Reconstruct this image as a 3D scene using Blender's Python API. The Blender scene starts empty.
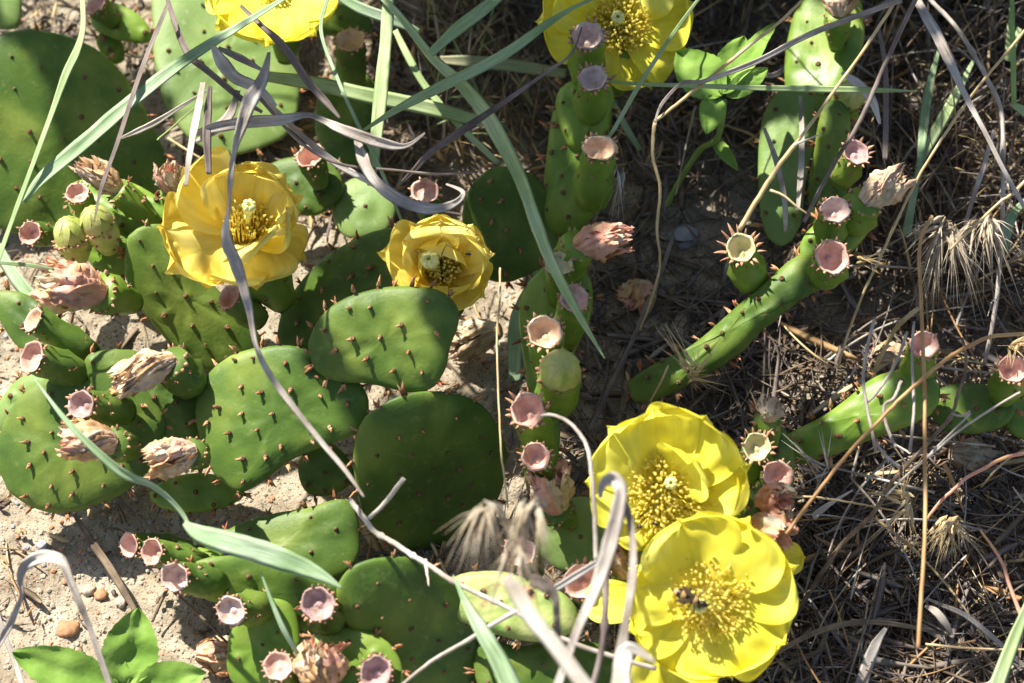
import bpy, math, random
from math import sin, cos, pi, radians, sqrt, atan2, exp
from mathutils import Vector as V, Quaternion, Matrix, noise
bpy.context.preferences.edit.use_global_undo = False
SC = bpy.context.scene
COL = SC.collection
U = 0.000586                      # metres on the ground per pixel of the photograph
# ------------------------------------------------------------------ camera
ELEV = radians(58); DIST = 1.25; LENS = 75.0
VIEW = V((0, -cos(ELEV), sin(ELEV)))          # towards the camera
CAM = VIEW * DIST
cd = bpy.data.cameras.new('camera'); cam = bpy.data.objects.new('camera', cd); COL.objects.link(cam)
cam.location = CAM; cam.rotation_euler = (pi/2 - ELEV, 0, 0)
cd.lens = LENS; cd.sensor_width = 36; cd.clip_start = 0.01; cd.clip_end = 200
cd.dof.use_dof = True; cd.dof.focus_distance = DIST - 0.085; cd.dof.aperture_fstop = 7.1
SC.camera = cam
RIGHT = V((1, 0, 0)); UPV = V((0, sin(ELEV), cos(ELEV)))
# ------------------------------------------------------------------ light
SUN_EL = radians(50); SUN_AZ = radians(-44)   # azimuth from +Y, negative = to the left
SUN = V((sin(SUN_AZ)*cos(SUN_EL), cos(SUN_AZ)*cos(SUN_EL), sin(SUN_EL)))
w = bpy.data.worlds.new('World'); SC.world = w; w.use_nodes = True
nt = w.node_tree; bg = nt.nodes['Background']
sky = nt.nodes.new('ShaderNodeTexSky'); sky.sky_type = 'NISHITA'; sky.sun_disc = False
sky.sun_elevation = SUN_EL; sky.sun_rotation = SUN_AZ; sky.air_density = 1.0; sky.dust_density = 1.5
nt.links.new(sky.outputs[0], bg.inputs[0]); bg.inputs[1].default_value = 0.066
sl = bpy.data.lights.new('sun', 'SUN'); sl.energy = 4.7; sl.angle = radians(0.55); sl.color = (1.0, 0.95, 0.86)
so = bpy.data.objects.new('sun', sl); COL.objects.link(so); so.rotation_euler = SUN.to_track_quat('Z', 'Y').to_euler()
so.location = SUN * 3
SC.view_settings.view_transform = 'Standard'; SC.view_settings.look = 'None'
SC.view_settings.exposure = 1.1; SC.view_settings.gamma = 1.0
SC.cycles.max_bounces = 9; SC.cycles.transparent_max_bounces = 8
SC.cycles.use_denoising = True

# ------------------------------------------------------------------ helpers
def ray(px, py):
    x = (px - 512) / 1024 * 36 / LENS; y = -(py - 341.5) / 1024 * 36 / LENS
    return (RIGHT * x + UPV * y - VIEW).normalized()
def P(px, py, h=0):
    d = ray(px, py); t = (h*U - CAM.z) / d.z
    return CAM + d * t
def P3(t): return P(t[0], t[1], t[2])
def PX(p):                                     # world point -> pixel
    q = p - CAM; z = -q.dot(VIEW)
    return 512 + q.dot(RIGHT)/z*LENS/36*1024, 341.5 - q.dot(UPV)/z*LENS/36*1024
def onplane(px, py, c, n):
    d = ray(px, py); t = (c - CAM).dot(n) / d.dot(n)
    return CAM + d * t
def lerp(a, b, t): return a + (b - a) * t
def cr(pts, n):                                # Catmull-Rom through tuples, n samples per span
    out = []; m = len(pts)
    for i in range(m - 1):
        p0 = pts[max(i-1, 0)]; p1 = pts[i]; p2 = pts[i+1]; p3 = pts[min(i+2, m-1)]
        for k in range(n):
            t = k / n
            out.append(tuple(0.5*((2*b) + (-a+c)*t + (2*a-5*b+4*c-d)*t*t + (-a+3*b-3*c+d)*t**3)
                             for a, b, c, d in zip(p0, p1, p2, p3)))
    out.append(tuple(pts[-1])); return out
def crc(pts, n):                               # the same, closed
    m = len(pts); out = []
    for i in range(m):
        p0, p1, p2, p3 = pts[i-1], pts[i], pts[(i+1) % m], pts[(i+2) % m]
        for k in range(n):
            t = k / n
            out.append(tuple(0.5*((2*b) + (-a+c)*t + (2*a-5*b+4*c-d)*t*t + (-a+3*b-3*c+d)*t**3)
                             for a, b, c, d in zip(p0, p1, p2, p3)))
    return out
WORLD = {}                                     # world origin of every object that has children
def tag(o, label=None, cat=None, group=None, kind=None):
    if label: o['label'] = label
    if cat: o['category'] = cat
    if group: o['group'] = group
    if kind: o['kind'] = kind
    return o
def empty(name, loc, label, cat, group=None):
    o = bpy.data.objects.new(name, None); COL.objects.link(o); o.location = loc; o.empty_display_size = 0.01
    WORLD[o.name] = V(loc)
    return tag(o, label, cat, group)
def mesh(name, vs, fs, mats, mi=None, smooth=True, uv=None, org=None):
    me = bpy.data.meshes.new(name)
    me.from_pydata([tuple(v) for v in vs], [], fs); me.update()
    for m in (mats if isinstance(mats, (list, tuple)) else [mats]): me.materials.append(m)
    if mi: me.polygons.foreach_set('material_index', mi)
    if smooth: me.polygons.foreach_set('use_smooth', [True]*len(fs))
    if uv:
        l = me.uv_layers.new(name='UVMap'); d = []
        for p in me.polygons:
            for k in p.vertices: d.extend(uv[k])
        l.data.foreach_set('uv', d)
    return me
def obj(name, me, parent=None, loc=None, quat=None):
    o = bpy.data.objects.new(name, me); COL.objects.link(o)
    loc = V(loc) if loc is not None else V((0, 0, 0))
    WORLD[o.name] = loc
    if parent is not None:
        o.parent = parent; o.location = loc - WORLD[parent.name]
    else: o.location = loc
    if quat is not None: o.rotation_mode = 'QUATERNION'; o.rotation_quaternion = quat
    return o
def build(name, vs, fs, mats, parent=None, org=None, **k):
    if org is None: org = sum(vs, V((0, 0, 0))) / len(vs)
    me = mesh(name, [v - org for v in vs], fs, mats, **k)
    return obj(name, me, parent, org)
class Buf:
    def __init__(s): s.v = []; s.f = []; s.m = []; s.uv = []
    def add(s, vs, fs, m=0, uv=None):
        b = len(s.v); s.v += vs; s.f += [tuple(i + b for i in f) for f in fs]; s.m += [m]*len(fs)
        s.uv += uv if uv else [(0.5, 0.5)]*len(vs)
    def build(s, name, mats, parent=None, org=None, smooth=True):
        return build(name, s.v, s.f, mats, parent, org, mi=s.m, uv=s.uv, smooth=smooth)
def frame(t, up=None):
    t = t.normalized(); up = up or V((0, 0, 1))
    a = t.cross(up)
    if a.length < 1e-3: a = t.cross(V((1, 0, 0)))
    a.normalize(); return a, a.cross(t).normalized()
def tube(pts, rad, n=6, cap=True):             # pts: Vectors, rad: list
    vs = []; fs = []; uv = []; m = len(pts)
    a = None
    for i, p in enumerate(pts):
        t = (pts[min(i+1, m-1)] - pts[max(i-1, 0)])
        if t.length < 1e-9: t = V((0, 0, 1))
        t.normalize()
        if a is None: a, b = frame(t)
        else:
            a = (a - t*a.dot(t)).normalized(); b = t.cross(a)
        for k in range(n):
            an = 2*pi*k/n
            vs.append(p + (a*cos(an) + b*sin(an))*rad[i]); uv.append((k/n, i/m*8))
    for i in range(m - 1):
        for k in range(n):
            q = (k+1) % n
            fs.append((i*n+k, i*n+q, (i+1)*n+q, (i+1)*n+k))
    if cap:
        fs.append(tuple(range(n))[::-1]); fs.append(tuple(range((m-1)*n, m*n)))
    return vs, fs, uv
def cone(p, d, l, r, bend=0.0, n=5, side=None):
    side = side or frame(d)[0]
    pts = [p - d*l*0.05, p + d*l*0.35 + side*bend*l*0.10, p + d*l*0.7 + side*bend*l*0.3, p + d*l + side*bend*l*0.6]
    return tube(pts, [r, r*1.0, r*0.6, r*0.06], n)
def ribbon(pts, width, roll=0.0, fold=0.18, thick=0.9, span=7, rise=None):
    """pts [(px,py,h)]; width px list; roll degrees list; a closed blade with a keel"""
    m = len(pts)
    width = width if isinstance(width, (list, tuple)) else [width]*m
    roll = roll if isinstance(roll, (list, tuple)) else [roll]*m
    q = cr([tuple(p) + (w_, r_) for p, w_, r_ in zip(pts, width, roll)], span)
    c = [P(a[0], a[1], a[2]) for a in q]
    vs = []; fs = []; uv = []; K = len(c); L = 0
    NR = 8
    for i in range(K):
        t = (c[min(i+1, K-1)] - c[max(i-1, 0)]).normalized()
        nrm = VIEW - t*VIEW.dot(t)
        nrm = nrm.normalized() if nrm.length > .05 else frame(t)[1]
        nrm.rotate(Quaternion(t, radians(q[i][4])))
        s = t.cross(nrm).normalized(); hw = max(q[i][3], .25)*U/2*(1+.10*noise.noise(V((i*.35, c[0].y*90, 5))))
        if i: L += (c[i]-c[i-1]).length
        th = min(thick*U, hw*.8)
        for (u, k) in ((-1, 0), (-.55, 1), (0, 1), (.55, 1), (1, 0), (.55, -1), (0, -1), (-.55, -1)):
            f = -fold*hw*2*(1-abs(u))
            wob = noise.noise(V((i*.22, u*1.3, c[0].x*50)))*hw*.2*(u != 0)
            vs.append(c[i] + s*u*hw + nrm*(f + wob + k*th*.5)); uv.append(((u+1)/2, L/U/40))
    for i in range(K-1):
        for k in range(NR):
            j = (k+1) % NR
            fs.append((i*NR+k, i*NR+j, (i+1)*NR+j, (i+1)*NR+k))
    fs.append(tuple(range(NR))[::-1]); fs.append(tuple(range((K-1)*NR, K*NR)))
    return vs, fs, uv
def lathe(c0, c1, d0, d1, prof, n=16, lump=None, captop=True):
    """loft along a bezier from c0 (dir d0) to c1 (arriving along d1); prof [(t, radius)]"""
    L = (c1 - c0).length; b1 = c0 + d0*L*.4; b2 = c1 - d1*L*.4
    vs = []; fs = []; uv = []; m = len(prof); a = None
    for i, (t, r) in enumerate(prof):
        tt = min(max(t, 0), 1); s = 1-tt
        p = c0*s**3 + b1*3*s*s*tt + b2*3*s*tt*tt + c1*tt**3
        tg = ((b1-c0)*s*s + (b2-b1)*2*s*tt + (c1-b2)*tt*tt)
        tg = tg.normalized() if tg.length > 1e-8 else d1
        if t > 1: p = p + d1*(t-1)*L
        if a is None: a, b = frame(tg)
        else: a = (a - tg*a.dot(tg)).normalized(); b = tg.cross(a)
        for k in range(n):
            an = 2*pi*k/n
            rr = r*(1 + (lump(k/n, t) if lump else 0))
            vs.append(p + (a*cos(an)+b*sin(an))*rr); uv.append((k/n, t))
    for i in range(m-1):
        for k in range(n):
            q = (k+1) % n
            fs.append((i*n+k, i*n+q, (i+1)*n+q, (i+1)*n+k))
    fs.append(tuple(range(n))[::-1])
    if captop: fs.append(tuple(range((m-1)*n, m*n)))
    return vs, fs, uv

# ------------------------------------------------------------------ materials
def mat(name, stops, scale=60, detail=4, rough=.55, spec=.35, bump=0.0, bscale=400, trans=0.0, tcol=None, sss=0.0,
        stripes=0.0, speck=None, coord='Object', rnd=0.0, dist=0.3, sscale=9.0, coat=0.0):
    m = bpy.data.materials.new(name); m.use_nodes = True; t = m.node_tree; N = t.nodes; Lk = t.links.new
    b = N['Principled BSDF']; out = N['Material Output']
    tc = N.new('ShaderNodeTexCoord'); nz = N.new('ShaderNodeTexNoise'); nz.inputs['Scale'].default_value = scale
    nz.inputs['Detail'].default_value = detail; nz.inputs['Distortion'].default_value = dist
    geo = N.new('ShaderNodeNewGeometry'); Lk(geo.outputs['Position'], nz.inputs['Vector'])
    rp = N.new('ShaderNodeValToRGB'); Lk(nz.outputs['Fac'], rp.inputs[0])
    e = rp.color_ramp.elements; k = len(stops)
    for i, s in enumerate(stops):
        pos = .3 + .4*i/max(k-1, 1)
        if i < 2: el = e[i]; el.position = pos
        else: el = e.new(pos)
        el.color = tuple(s) + (1,)
    if k == 1: e[1].color = tuple(stops[0]) + (1,)
    colr = rp.outputs[0]
    def mix(a, bb, fac, mode='MIX'):
        x = N.new('ShaderNodeMix'); x.data_type = 'RGBA'; x.blend_type = mode
        for sock, val in ((x.inputs[0], fac), (x.inputs[6], a), (x.inputs[7], bb)):
            if hasattr(val, 'is_linked') or isinstance(val, bpy.types.NodeSocket): Lk(val, sock)
            elif isinstance(val, tuple): sock.default_value = val + (1,)
            else: sock.default_value = val
        return x.outputs[2]
    if stripes:
        uvn = N.new('ShaderNodeUVMap'); mp = N.new('ShaderNodeMapping'); mp.inputs['Scale'].default_value = (sscale, .6, 1)
        Lk(uvn.outputs[0], mp.inputs[0]); n2 = N.new('ShaderNodeTexNoise'); n2.inputs['Scale'].default_value = 2.2
        n2.inputs['Detail'].default_value = 3; Lk(mp.outputs[0], n2.inputs['Vector'])
        r2 = N.new('ShaderNodeMapRange'); r2.inputs[1].default_value = .35; r2.inputs[2].default_value = .65
        r2.inputs[3].default_value = 1-stripes; r2.inputs[4].default_value = 1+stripes*.5; Lk(n2.outputs[0], r2.inputs[0])
        cb = N.new('ShaderNodeCombineColor')
        for i in range(3): Lk(r2.outputs[0], cb.inputs[i])
        colr = mix(colr, cb.outputs[0], 1.0, 'MULTIPLY')
    if speck:
        vz = N.new('ShaderNodeTexNoise'); vz.inputs['Scale'].default_value = speck[1]; vz.inputs['Detail'].default_value = 5
        Lk(geo.outputs['Position'], vz.inputs['Vector'])
        r3 = N.new('ShaderNodeMapRange'); r3.inputs[1].default_value = speck[2]; r3.inputs[2].default_value = speck[2]+.07
        r3.inputs[4].default_value = speck[3]; Lk(vz.outputs[0], r3.inputs[0])
        colr = mix(colr, tuple(speck[0]), r3.outputs[0])
    if rnd:
        oi = N.new('ShaderNodeObjectInfo'); hs = N.new('ShaderNodeHueSaturation')
        r4 = N.new('ShaderNodeMapRange'); r4.inputs[3].default_value = 1-rnd; r4.inputs[4].default_value = 1+rnd
        Lk(oi.outputs['Random'], r4.inputs[0]); Lk(r4.outputs[0], hs.inputs['Value']); Lk(colr, hs.inputs['Color']); colr = hs.outputs[0]
    Lk(colr, b.inputs['Base Color']); b.inputs['Roughness'].default_value = rough
    b.inputs['Specular IOR Level'].default_value = spec
    if coat: b.inputs['Coat Weight'].default_value = coat; b.inputs['Coat Roughness'].default_value = .35
    if sss:
        b.inputs['Subsurface Weight'].default_value = sss; b.inputs['Subsurface Radius'].default_value = (.4, 1, .15)
        b.inputs['Subsurface Scale'].default_value = .003
    if bump:
        bn = N.new('ShaderNodeTexNoise'); bn.inputs['Scale'].default_value = bscale; bn.inputs['Detail'].default_value = 5
        Lk(geo.outputs['Position'], bn.inputs['Vector'])
        bp = N.new('ShaderNodeBump'); bp.inputs['Strength'].default_value = 1; bp.inputs['Distance'].default_value = bump
        Lk(bn.outputs[0], bp.inputs['Height']); Lk(bp.outputs[0], b.inputs['Normal'])
    if trans:
        tr = N.new('ShaderNodeBsdfTranslucent'); ms = N.new('ShaderNodeMixShader'); ms.inputs[0].default_value = trans
        if tcol: Lk(mix(colr, tuple(tcol), 1.0, 'MULTIPLY'), tr.inputs[0])
        else: Lk(colr, tr.inputs[0])
        Lk(b.outputs[0], ms.inputs[1]); Lk(tr.outputs[0], ms.inputs[2]); Lk(ms.outputs[0], out.inputs[0])
    return m
M = {}
M['sand'] = mat('sand', [(.25, .198, .135), (.39, .325, .235), (.51, .44, .335)], scale=55, detail=8, rough=.95, spec=.1, bump=.0009, bscale=900,
                speck=((.12, .085, .055), 520, .56, .8))
M['pad'] = mat('pad_skin', [(.052, .105, .017), (.098, .170, .025), (.20, .265, .045)], scale=30, detail=7, rough=.5, spec=.28, bump=.00018,
               bscale=500, sss=.22, rnd=.10, speck=((.25, .28, .10), 210, .60, .25))
M['pad_pale'] = mat('pad_skin_pale', [(.12, .20, .045), (.17, .265, .065), (.25, .34, .10)], scale=32, detail=7, rough=.52, spec=.35,
                    bump=.00018, bscale=500, sss=.12, rnd=.08, speck=((.28, .34, .16), 150, .62, .5))
M['pad_young'] = mat('pad_skin_young', [(.12, .21, .022), (.175, .29, .034), (.28, .37, .065)], scale=45, detail=6, rough=.42, spec=.4,
                     bump=.0001, bscale=500, sss=.3, rnd=.08)
M['pad_mottled'] = mat('pad_skin_mottled', [(.16, .28, .06), (.34, .42, .12), (.50, .52, .20)], scale=70, detail=6, rough=.5, bump=.0003,
                       bscale=500, speck=((.36, .16, .09), 60, .62, .8))
M['cushion'] = mat('areole_wool', [(.09, .05, .025), (.20, .12, .06)], scale=300, rough=.9)
M['cushion_pale'] = mat('areole_wool_pale', [(.28, .16, .08), (.42, .30, .18)], scale=300, rough=.9)
M['spine'] = mat('leaf_spike', [(.30, .09, .045), (.40, .19, .085), (.52, .36, .17)], scale=120, rough=.5, rnd=.2)
M['cup'] = mat('fruit_cup', [(.46, .25, .19), (.64, .40, .32), (.72, .53, .43)], scale=160, rough=.7, bump=.0003, bscale=700, rnd=.12, sss=.1)
M['cup_pale'] = mat('fruit_cup_pale', [(.44, .30, .22), (.64, .48, .42), (.74, .60, .54)], scale=190, rough=.75, bump=.0004, bscale=700)
M['cup_dusk'] = mat('fruit_cup_dusky', [(.30, .20, .15), (.46, .30, .28), (.58, .42, .40)], scale=190, rough=.75, bump=.0004, bscale=700)
M['oat'] = mat('bleached_husk', [(.40, .31, .20), (.60, .50, .36), (.76, .68, .54)], scale=60, rough=.8, stripes=.2, trans=.15)
M['cup_tan'] = mat('fruit_cup_tan', [(.50, .33, .20), (.68, .48, .32), (.75, .60, .42)], scale=160, rough=.7, bump=.0003, bscale=700)
M['cup_green'] = mat('fruit_cup_green', [(.40, .38, .18), (.55, .52, .28), (.62, .50, .36)], scale=160, rough=.7, bump=.0003, bscale=700)
M['scale'] = mat('calyx_scale', [(.38, .15, .10), (.52, .28, .17), (.62, .40, .24)], scale=200, rough=.7)
M['bud'] = mat('bud_skin', [(.30, .38, .07), (.46, .50, .14), (.58, .52, .22)], scale=130, rough=.45, sss=.15, bump=.0002, bscale=500)
M['petal'] = mat('petal_lemon', [(.93, .83, .06), (.95, .87, .09), (.96, .91, .18)], scale=45, rough=.6, spec=.2, trans=.27,
                 stripes=.07, sscale=7)
M['petal_warm'] = mat('petal_butter', [(.97, .75, .10), (.98, .81, .16), (.98, .87, .30)], scale=45, rough=.6, spec=.2, trans=.27,
                      stripes=.08, sscale=7)
M['stamen'] = mat('filament', [(.98, .88, .22)], rough=.5, trans=.6)
M['stamen_warm'] = mat('filament_warm', [(.98, .84, .22)], rough=.5, trans=.6)
M['anther'] = mat('anther', [(.98, .86, .20), (.98, .93, .42)], scale=800, rough=.8, trans=.6)
M['stigma'] = mat('stigma', [(.86, .80, .26), (.9, .86, .36)], scale=400, rough=.5)
M['withered'] = mat('withered_petals', [(.34, .17, .07), (.62, .38, .19), (.78, .60, .36)], scale=110, detail=5, rough=.75, bump=.0005, bscale=260, rnd=.12, trans=.15)
M['withered_pink'] = mat('withered_petals_pink', [(.80, .54, .22), (.84, .42, .30), (.88, .62, .46)], scale=100, detail=5, rough=.6, bump=.0004, bscale=260, trans=.18)
M['withered_straw'] = mat('withered_petals_straw', [(.50, .38, .22), (.68, .55, .36), (.78, .68, .50)], scale=110, detail=5, rough=.8, bump=.0006, bscale=260, trans=.12)
M['blade'] = mat('green_blade', [(.31, .43, .17), (.43, .55, .25), (.53, .63, .36)], scale=35, rough=.55, spec=.25, stripes=.32, trans=.18, sscale=14)
M['blade_blue'] = mat('bluegreen_blade', [(.26, .40, .19), (.37, .51, .28), (.50, .62, .42)], scale=35, rough=.55, spec=.25, stripes=.36, trans=.16, sscale=14)
M['blade_pink'] = mat('reddening_blade', [(.26, .40, .18), (.36, .40, .22), (.50, .28, .24)], scale=16, rough=.5, stripes=.2, trans=.25, sscale=12)
M['grey'] = mat('weathered_blade', [(.29, .24, .20), (.53, .465, .40), (.76, .70, .62)], scale=45, rough=.85, spec=.15, stripes=.5, bump=.0002, bscale=500, trans=.12, sscale=16)
M['pale'] = mat('bleached_blade', [(.44, .37, .29), (.64, .57, .48), (.80, .75, .68)], scale=45, rough=.75, spec=.15, stripes=.35, bump=.0002, bscale=500, trans=.15, sscale=16)
M['dark'] = mat('dark_dry_stem', [(.10, .075, .065), (.19, .15, .13), (.28, .23, .20)], scale=60, rough=.75, stripes=.3, sscale=10)
M['straw'] = mat('straw', [(.44, .31, .14), (.60, .45, .23), (.70, .57, .34)], scale=50, rough=.6, stripes=.2, sscale=8)
M['rust'] = mat('rusty_straw', [(.34, .18, .07), (.48, .28, .12), (.58, .38, .18)], scale=50, rough=.6, stripes=.2, sscale=8)
M['brown'] = mat('brown_litter', [(.11, .075, .05), (.20, .145, .095), (.32, .24, .16)], scale=80, rough=.85, stripes=.2)
M['litter'] = mat('grey_litter', [(.16, .13, .10), (.28, .235, .19), (.42, .37, .31)], scale=80, rough=.9, spec=.1, stripes=.3)
M['leaf'] = mat('broad_leaf', [(.17, .32, .05), (.25, .42, .075), (.33, .50, .12)], scale=50, rough=.65, spec=.12, trans=.22, bump=.0003, bscale=350)
M['stemgreen'] = mat('green_stem', [(.20, .34, .07), (.30, .42, .12)], scale=60, rough=.5)
M['stone'] = mat('pebble', [(.36, .30, .22), (.54, .47, .37)], scale=120, rough=.8, bump=.0003, bscale=500, rnd=.2)
M['stone_rust'] = mat('rusty_pebble', [(.40, .20, .10), (.52, .28, .15)], scale=120, rough=.8, bump=.0003, bscale=500)
M['stone_grey'] = mat('grey_pebble', [(.30, .30, .32), (.45, .45, .47)], scale=120, rough=.8, bump=.0003, bscale=500)
M['bee'] = mat('bee_fuzz', [(.012, .009, .006), (.035, .02, .01)], scale=700, rough=.4)
M['beeband'] = mat('bee_bands', [(.42, .25, .08), (.5, .32, .12)], scale=700, rough=.6)
M['black'] = mat('black_shell', [(.02, .018, .015)], rough=.35)
M['wing'] = mat('bee_wing', [(.14, .10, .07)], rough=.25, trans=.6)

# ------------------------------------------------------------------ ground
def density(px, py):
    """how thickly dry litter lies on the ground (1 = thatch)"""
    n = noise.noise(V((px*.012, py*.012, 3.1)))*.25
    d = 0.0
    if px > 560: d = .5 + min((px-560)/300, .4)
    if py < 230: d = max(d, .75)
    if px < 330 and py < 200: d = max(d*.5, .45)
    if 480 < px < 800 and 180 < py < 440: d = .42
    if px > 700 and 290 < py < 440: d = .7
    if px > 740 and py > 540: d = 1.0
    if px < 330 and py > 220: d = .07
    if 330 <= px < 560 and py > 220: d = max(.12, d*.3) if py < 520 else .5
    return max(0, min(1, d + n*(d > .1)))
def gz(x, y):
    p = V((x, y, 0))
    z = noise.noise(p*6)*.010 + noise.noise(p*19)*.0045 + noise.noise(p*60)*.0018
    z += noise.noise(p*170)*.0012 + noise.noise(p*420)*.0006
    return z - .004
xs = sorted(set([-30, -12, -6, -3, -1.6, -.9, -.6] + [-.46 + .92*i/460 for i in range(461)] + [.6, .9, 1.6, 3, 6, 12, 30]))
ys = sorted(set([-30, -12, -6, -3, -1.4, -.7, -.5] + [-.36 + .82*i/400 for i in range(401)] + [.6, .9, 1.6, 3, 6, 12, 30]))
gv = [(x, y, gz(x, y)) for y in ys for x in xs]; nx = len(xs)
gf = [(j*nx+i, j*nx+i+1, (j+1)*nx+i+1, (j+1)*nx+i) for j in range(len(ys)-1) for i in range(nx-1)]
g = obj('ground', mesh('ground', gv, gf, M['sand'])); tag(g, kind='structure')
rr = random.Random(11)
def pebble(c, r, seed, sub=1, flat=.7):
    R = random.Random(seed); ico = ICO; a = R.uniform(0, 6)
    s = V((R.uniform(.8, 1.3), R.uniform(.75, 1.1), flat*R.uniform(.7, 1.1))); of = V((seed*3.7, seed*1.3, 0))
    vs = []
    for v in ico[0]:
        q = V((v.x*s.x, v.y*s.y, v.z*s.z))*(1 + .35*noise.noise(v*1.6 + of)); q.rotate(Quaternion((0, 0, 1), a)); vs.append(c + q*r)
    return vs, ico[1]
import bmesh
def ico(sub):
    bm = bmesh.new(); bmesh.ops.create_icosphere(bm, subdivisions=sub, radius=1)
    r = ([v.co.copy() for v in bm.verts], [tuple(v.index for v in f.verts) for f in bm.faces]); bm.free(); return r
ICO = ico(1)
gb = Buf()
for i in range(13000):
    px = rr.uniform(-60, 700) if i < 11500 else rr.uniform(500, 1080); py = rr.uniform(150, 760) if i < 11500 else rr.uniform(200, 700)
    p = P(px, py, 0); r = U*(.7 + 2.3*rr.random()**4); p.z = gz(p.x, p.y) + r*.25
    vs, fs = pebble(p, r, i); gb.add(vs, fs, 0 if rr.random() < .72 else (1 if rr.random() < .7 else 2))
o = gb.build('sand_grit', [M['stone'], M['stone_rust'], M['stone_grey']], org=V((0, 0, 0)), smooth=False); tag(o, kind='stuff')
o['label'] = 'pale coarse sand grains and grit scattered over the ground'; o['category'] = 'grit'
ICO = ico(3)
for (px, py, r, m, lab) in [(67, 627, 8, 'stone_rust', 'small rust brown pebble on the sand above the serrated leaves'),
        (88, 587, 6, 'stone', 'small white pebble on the sand left of the brown stick'),
        (100, 592, 6, 'stone_rust', 'ochre pebble beside the brown stick lying on sand'),
        (684, 236, 13, 'stone_grey', 'grey stone in deep shade beneath the pink withered flower'),
        (120, 601, 5, 'stone', 'tiny pale pebble touching the brown stick on sand'),
        (262, 640, 7, 'stone', 'cream pebble in the sandy gap near the bottom cactus fruits'),
        (42, 545, 6, 'stone_grey', 'grey pebble in the shade strip below the large left pad'),
        (890, 292, 9, 'stone', 'sunlit pale stone on the sand patch right of the long arching pad')]:
    p = P(px, py, 0); p.z = gz(p.x, p.y) + r*U*.3
    vs, fs = pebble(p, r*U, px); tag(build('pebble', vs, fs, M[m]), lab, 'pebble')

# ------------------------------------------------------------------ areoles (shared meshes)
def areole_meshes():
    out = {'old': [], 'young': [], 'rim': [], 'fruit': []}
    R = random.Random(5); Z = V((0, 0, 1))
    def cush(b, r, hgt, m):
        prof = [(-.3, r*1.05), (.35, r*.95), (.75, r*.6), (1, r*.12)]
        vs = []; fs = []
        for i, (z, q) in enumerate(prof):
            for k in range(7):
                a = 2*pi*k/7; vs.append(V((cos(a)*q, sin(a)*q, z*hgt))*1.0)
        for i in range(3):
            for k in range(7): j = (k+1) % 7; fs.append((i*7+k, i*7+j, (i+1)*7+j, (i+1)*7+k))
        fs.append(tuple(range(21, 28))); b.add(vs, fs, m)
    for i in range(4):
        b = Buf(); cush(b, U*R.uniform(2.1, 3.0), U*1.6, 0)
        for k in range(R.choice((1, 2, 3))):
            d = (Z + V((R.uniform(-.6, .6), R.uniform(-.6, .6), 0))).normalized()
            vs, fs, uv = cone(V((R.uniform(-1, 1)*U, R.uniform(-1, 1)*U, U*.8)), d, U*R.uniform(2, 4), U*.6, n=4); b.add(vs, fs, 2)
        out['old'].append(b)
    for i in range(5):
        b = Buf(); cush(b, U*R.uniform(2.2, 3.0), U*1.6, 0)
        for k in range(R.choice((1, 1, 2))):
            d = (Z*.75 + V((R.uniform(-.5, .5), R.uniform(-.9, -.1), 0))).normalized()
            vs, fs, uv = cone(V((0, 0, U*.6)), d, U*R.uniform(4, 8.5), U*R.uniform(1.6, 2.2), .7, n=6); b.add(vs, fs, 2)
        out['young'].append(b)
    for i in range(5):
        b = Buf(); cush(b, U*R.uniform(2, 2.8), U*1.6, 1)
        for k in range(R.choice((1, 2, 3))):
            d = (Z + V((R.uniform(-.6, .6), R.uniform(-.5, .5), 0))).normalized()
            vs, fs, uv = cone(V((0, 0, U*.5)), d, U*R.uniform(7, 14), U*R.uniform(1.5, 2.4), R.uniform(-.6, .6), n=5); b.add(vs, fs, 2)
        out['rim'].append(b)
    for i in range(4):
        b = Buf(); cush(b, U*R.uniform(1.5, 2.1), U*1.2, 1)
        for k in range(R.choice((2, 3))):
            d = (Z + V((R.uniform(-.8, .8), R.uniform(-.8, .8), 0))).normalized()
            vs, fs, uv = cone(V((0, 0, U*.3)), d, U*R.uniform(2.5, 5), U*.8, n=4); b.add(vs, fs, 2)
        out['fruit'].append(b)
    return {k: [mesh('areole', b.v, b.f, [M['cushion'], M['cushion_pale'], M['spine']], mi=b.m) for b in v] for k, v in out.items()}
ARE = areole_meshes()
def put_areole(kind, R, parent, p, n, spin=None):
    q = n.to_track_quat('Z', 'Y') @ Quaternion((0, 0, 1), R.uniform(0, 6.3) if spin is None else spin)
    o = obj('areole', R.choice(ARE[kind]), parent, p, q); s = R.uniform(.66, 1.08); o.scale = (s, s, s); return o

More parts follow.
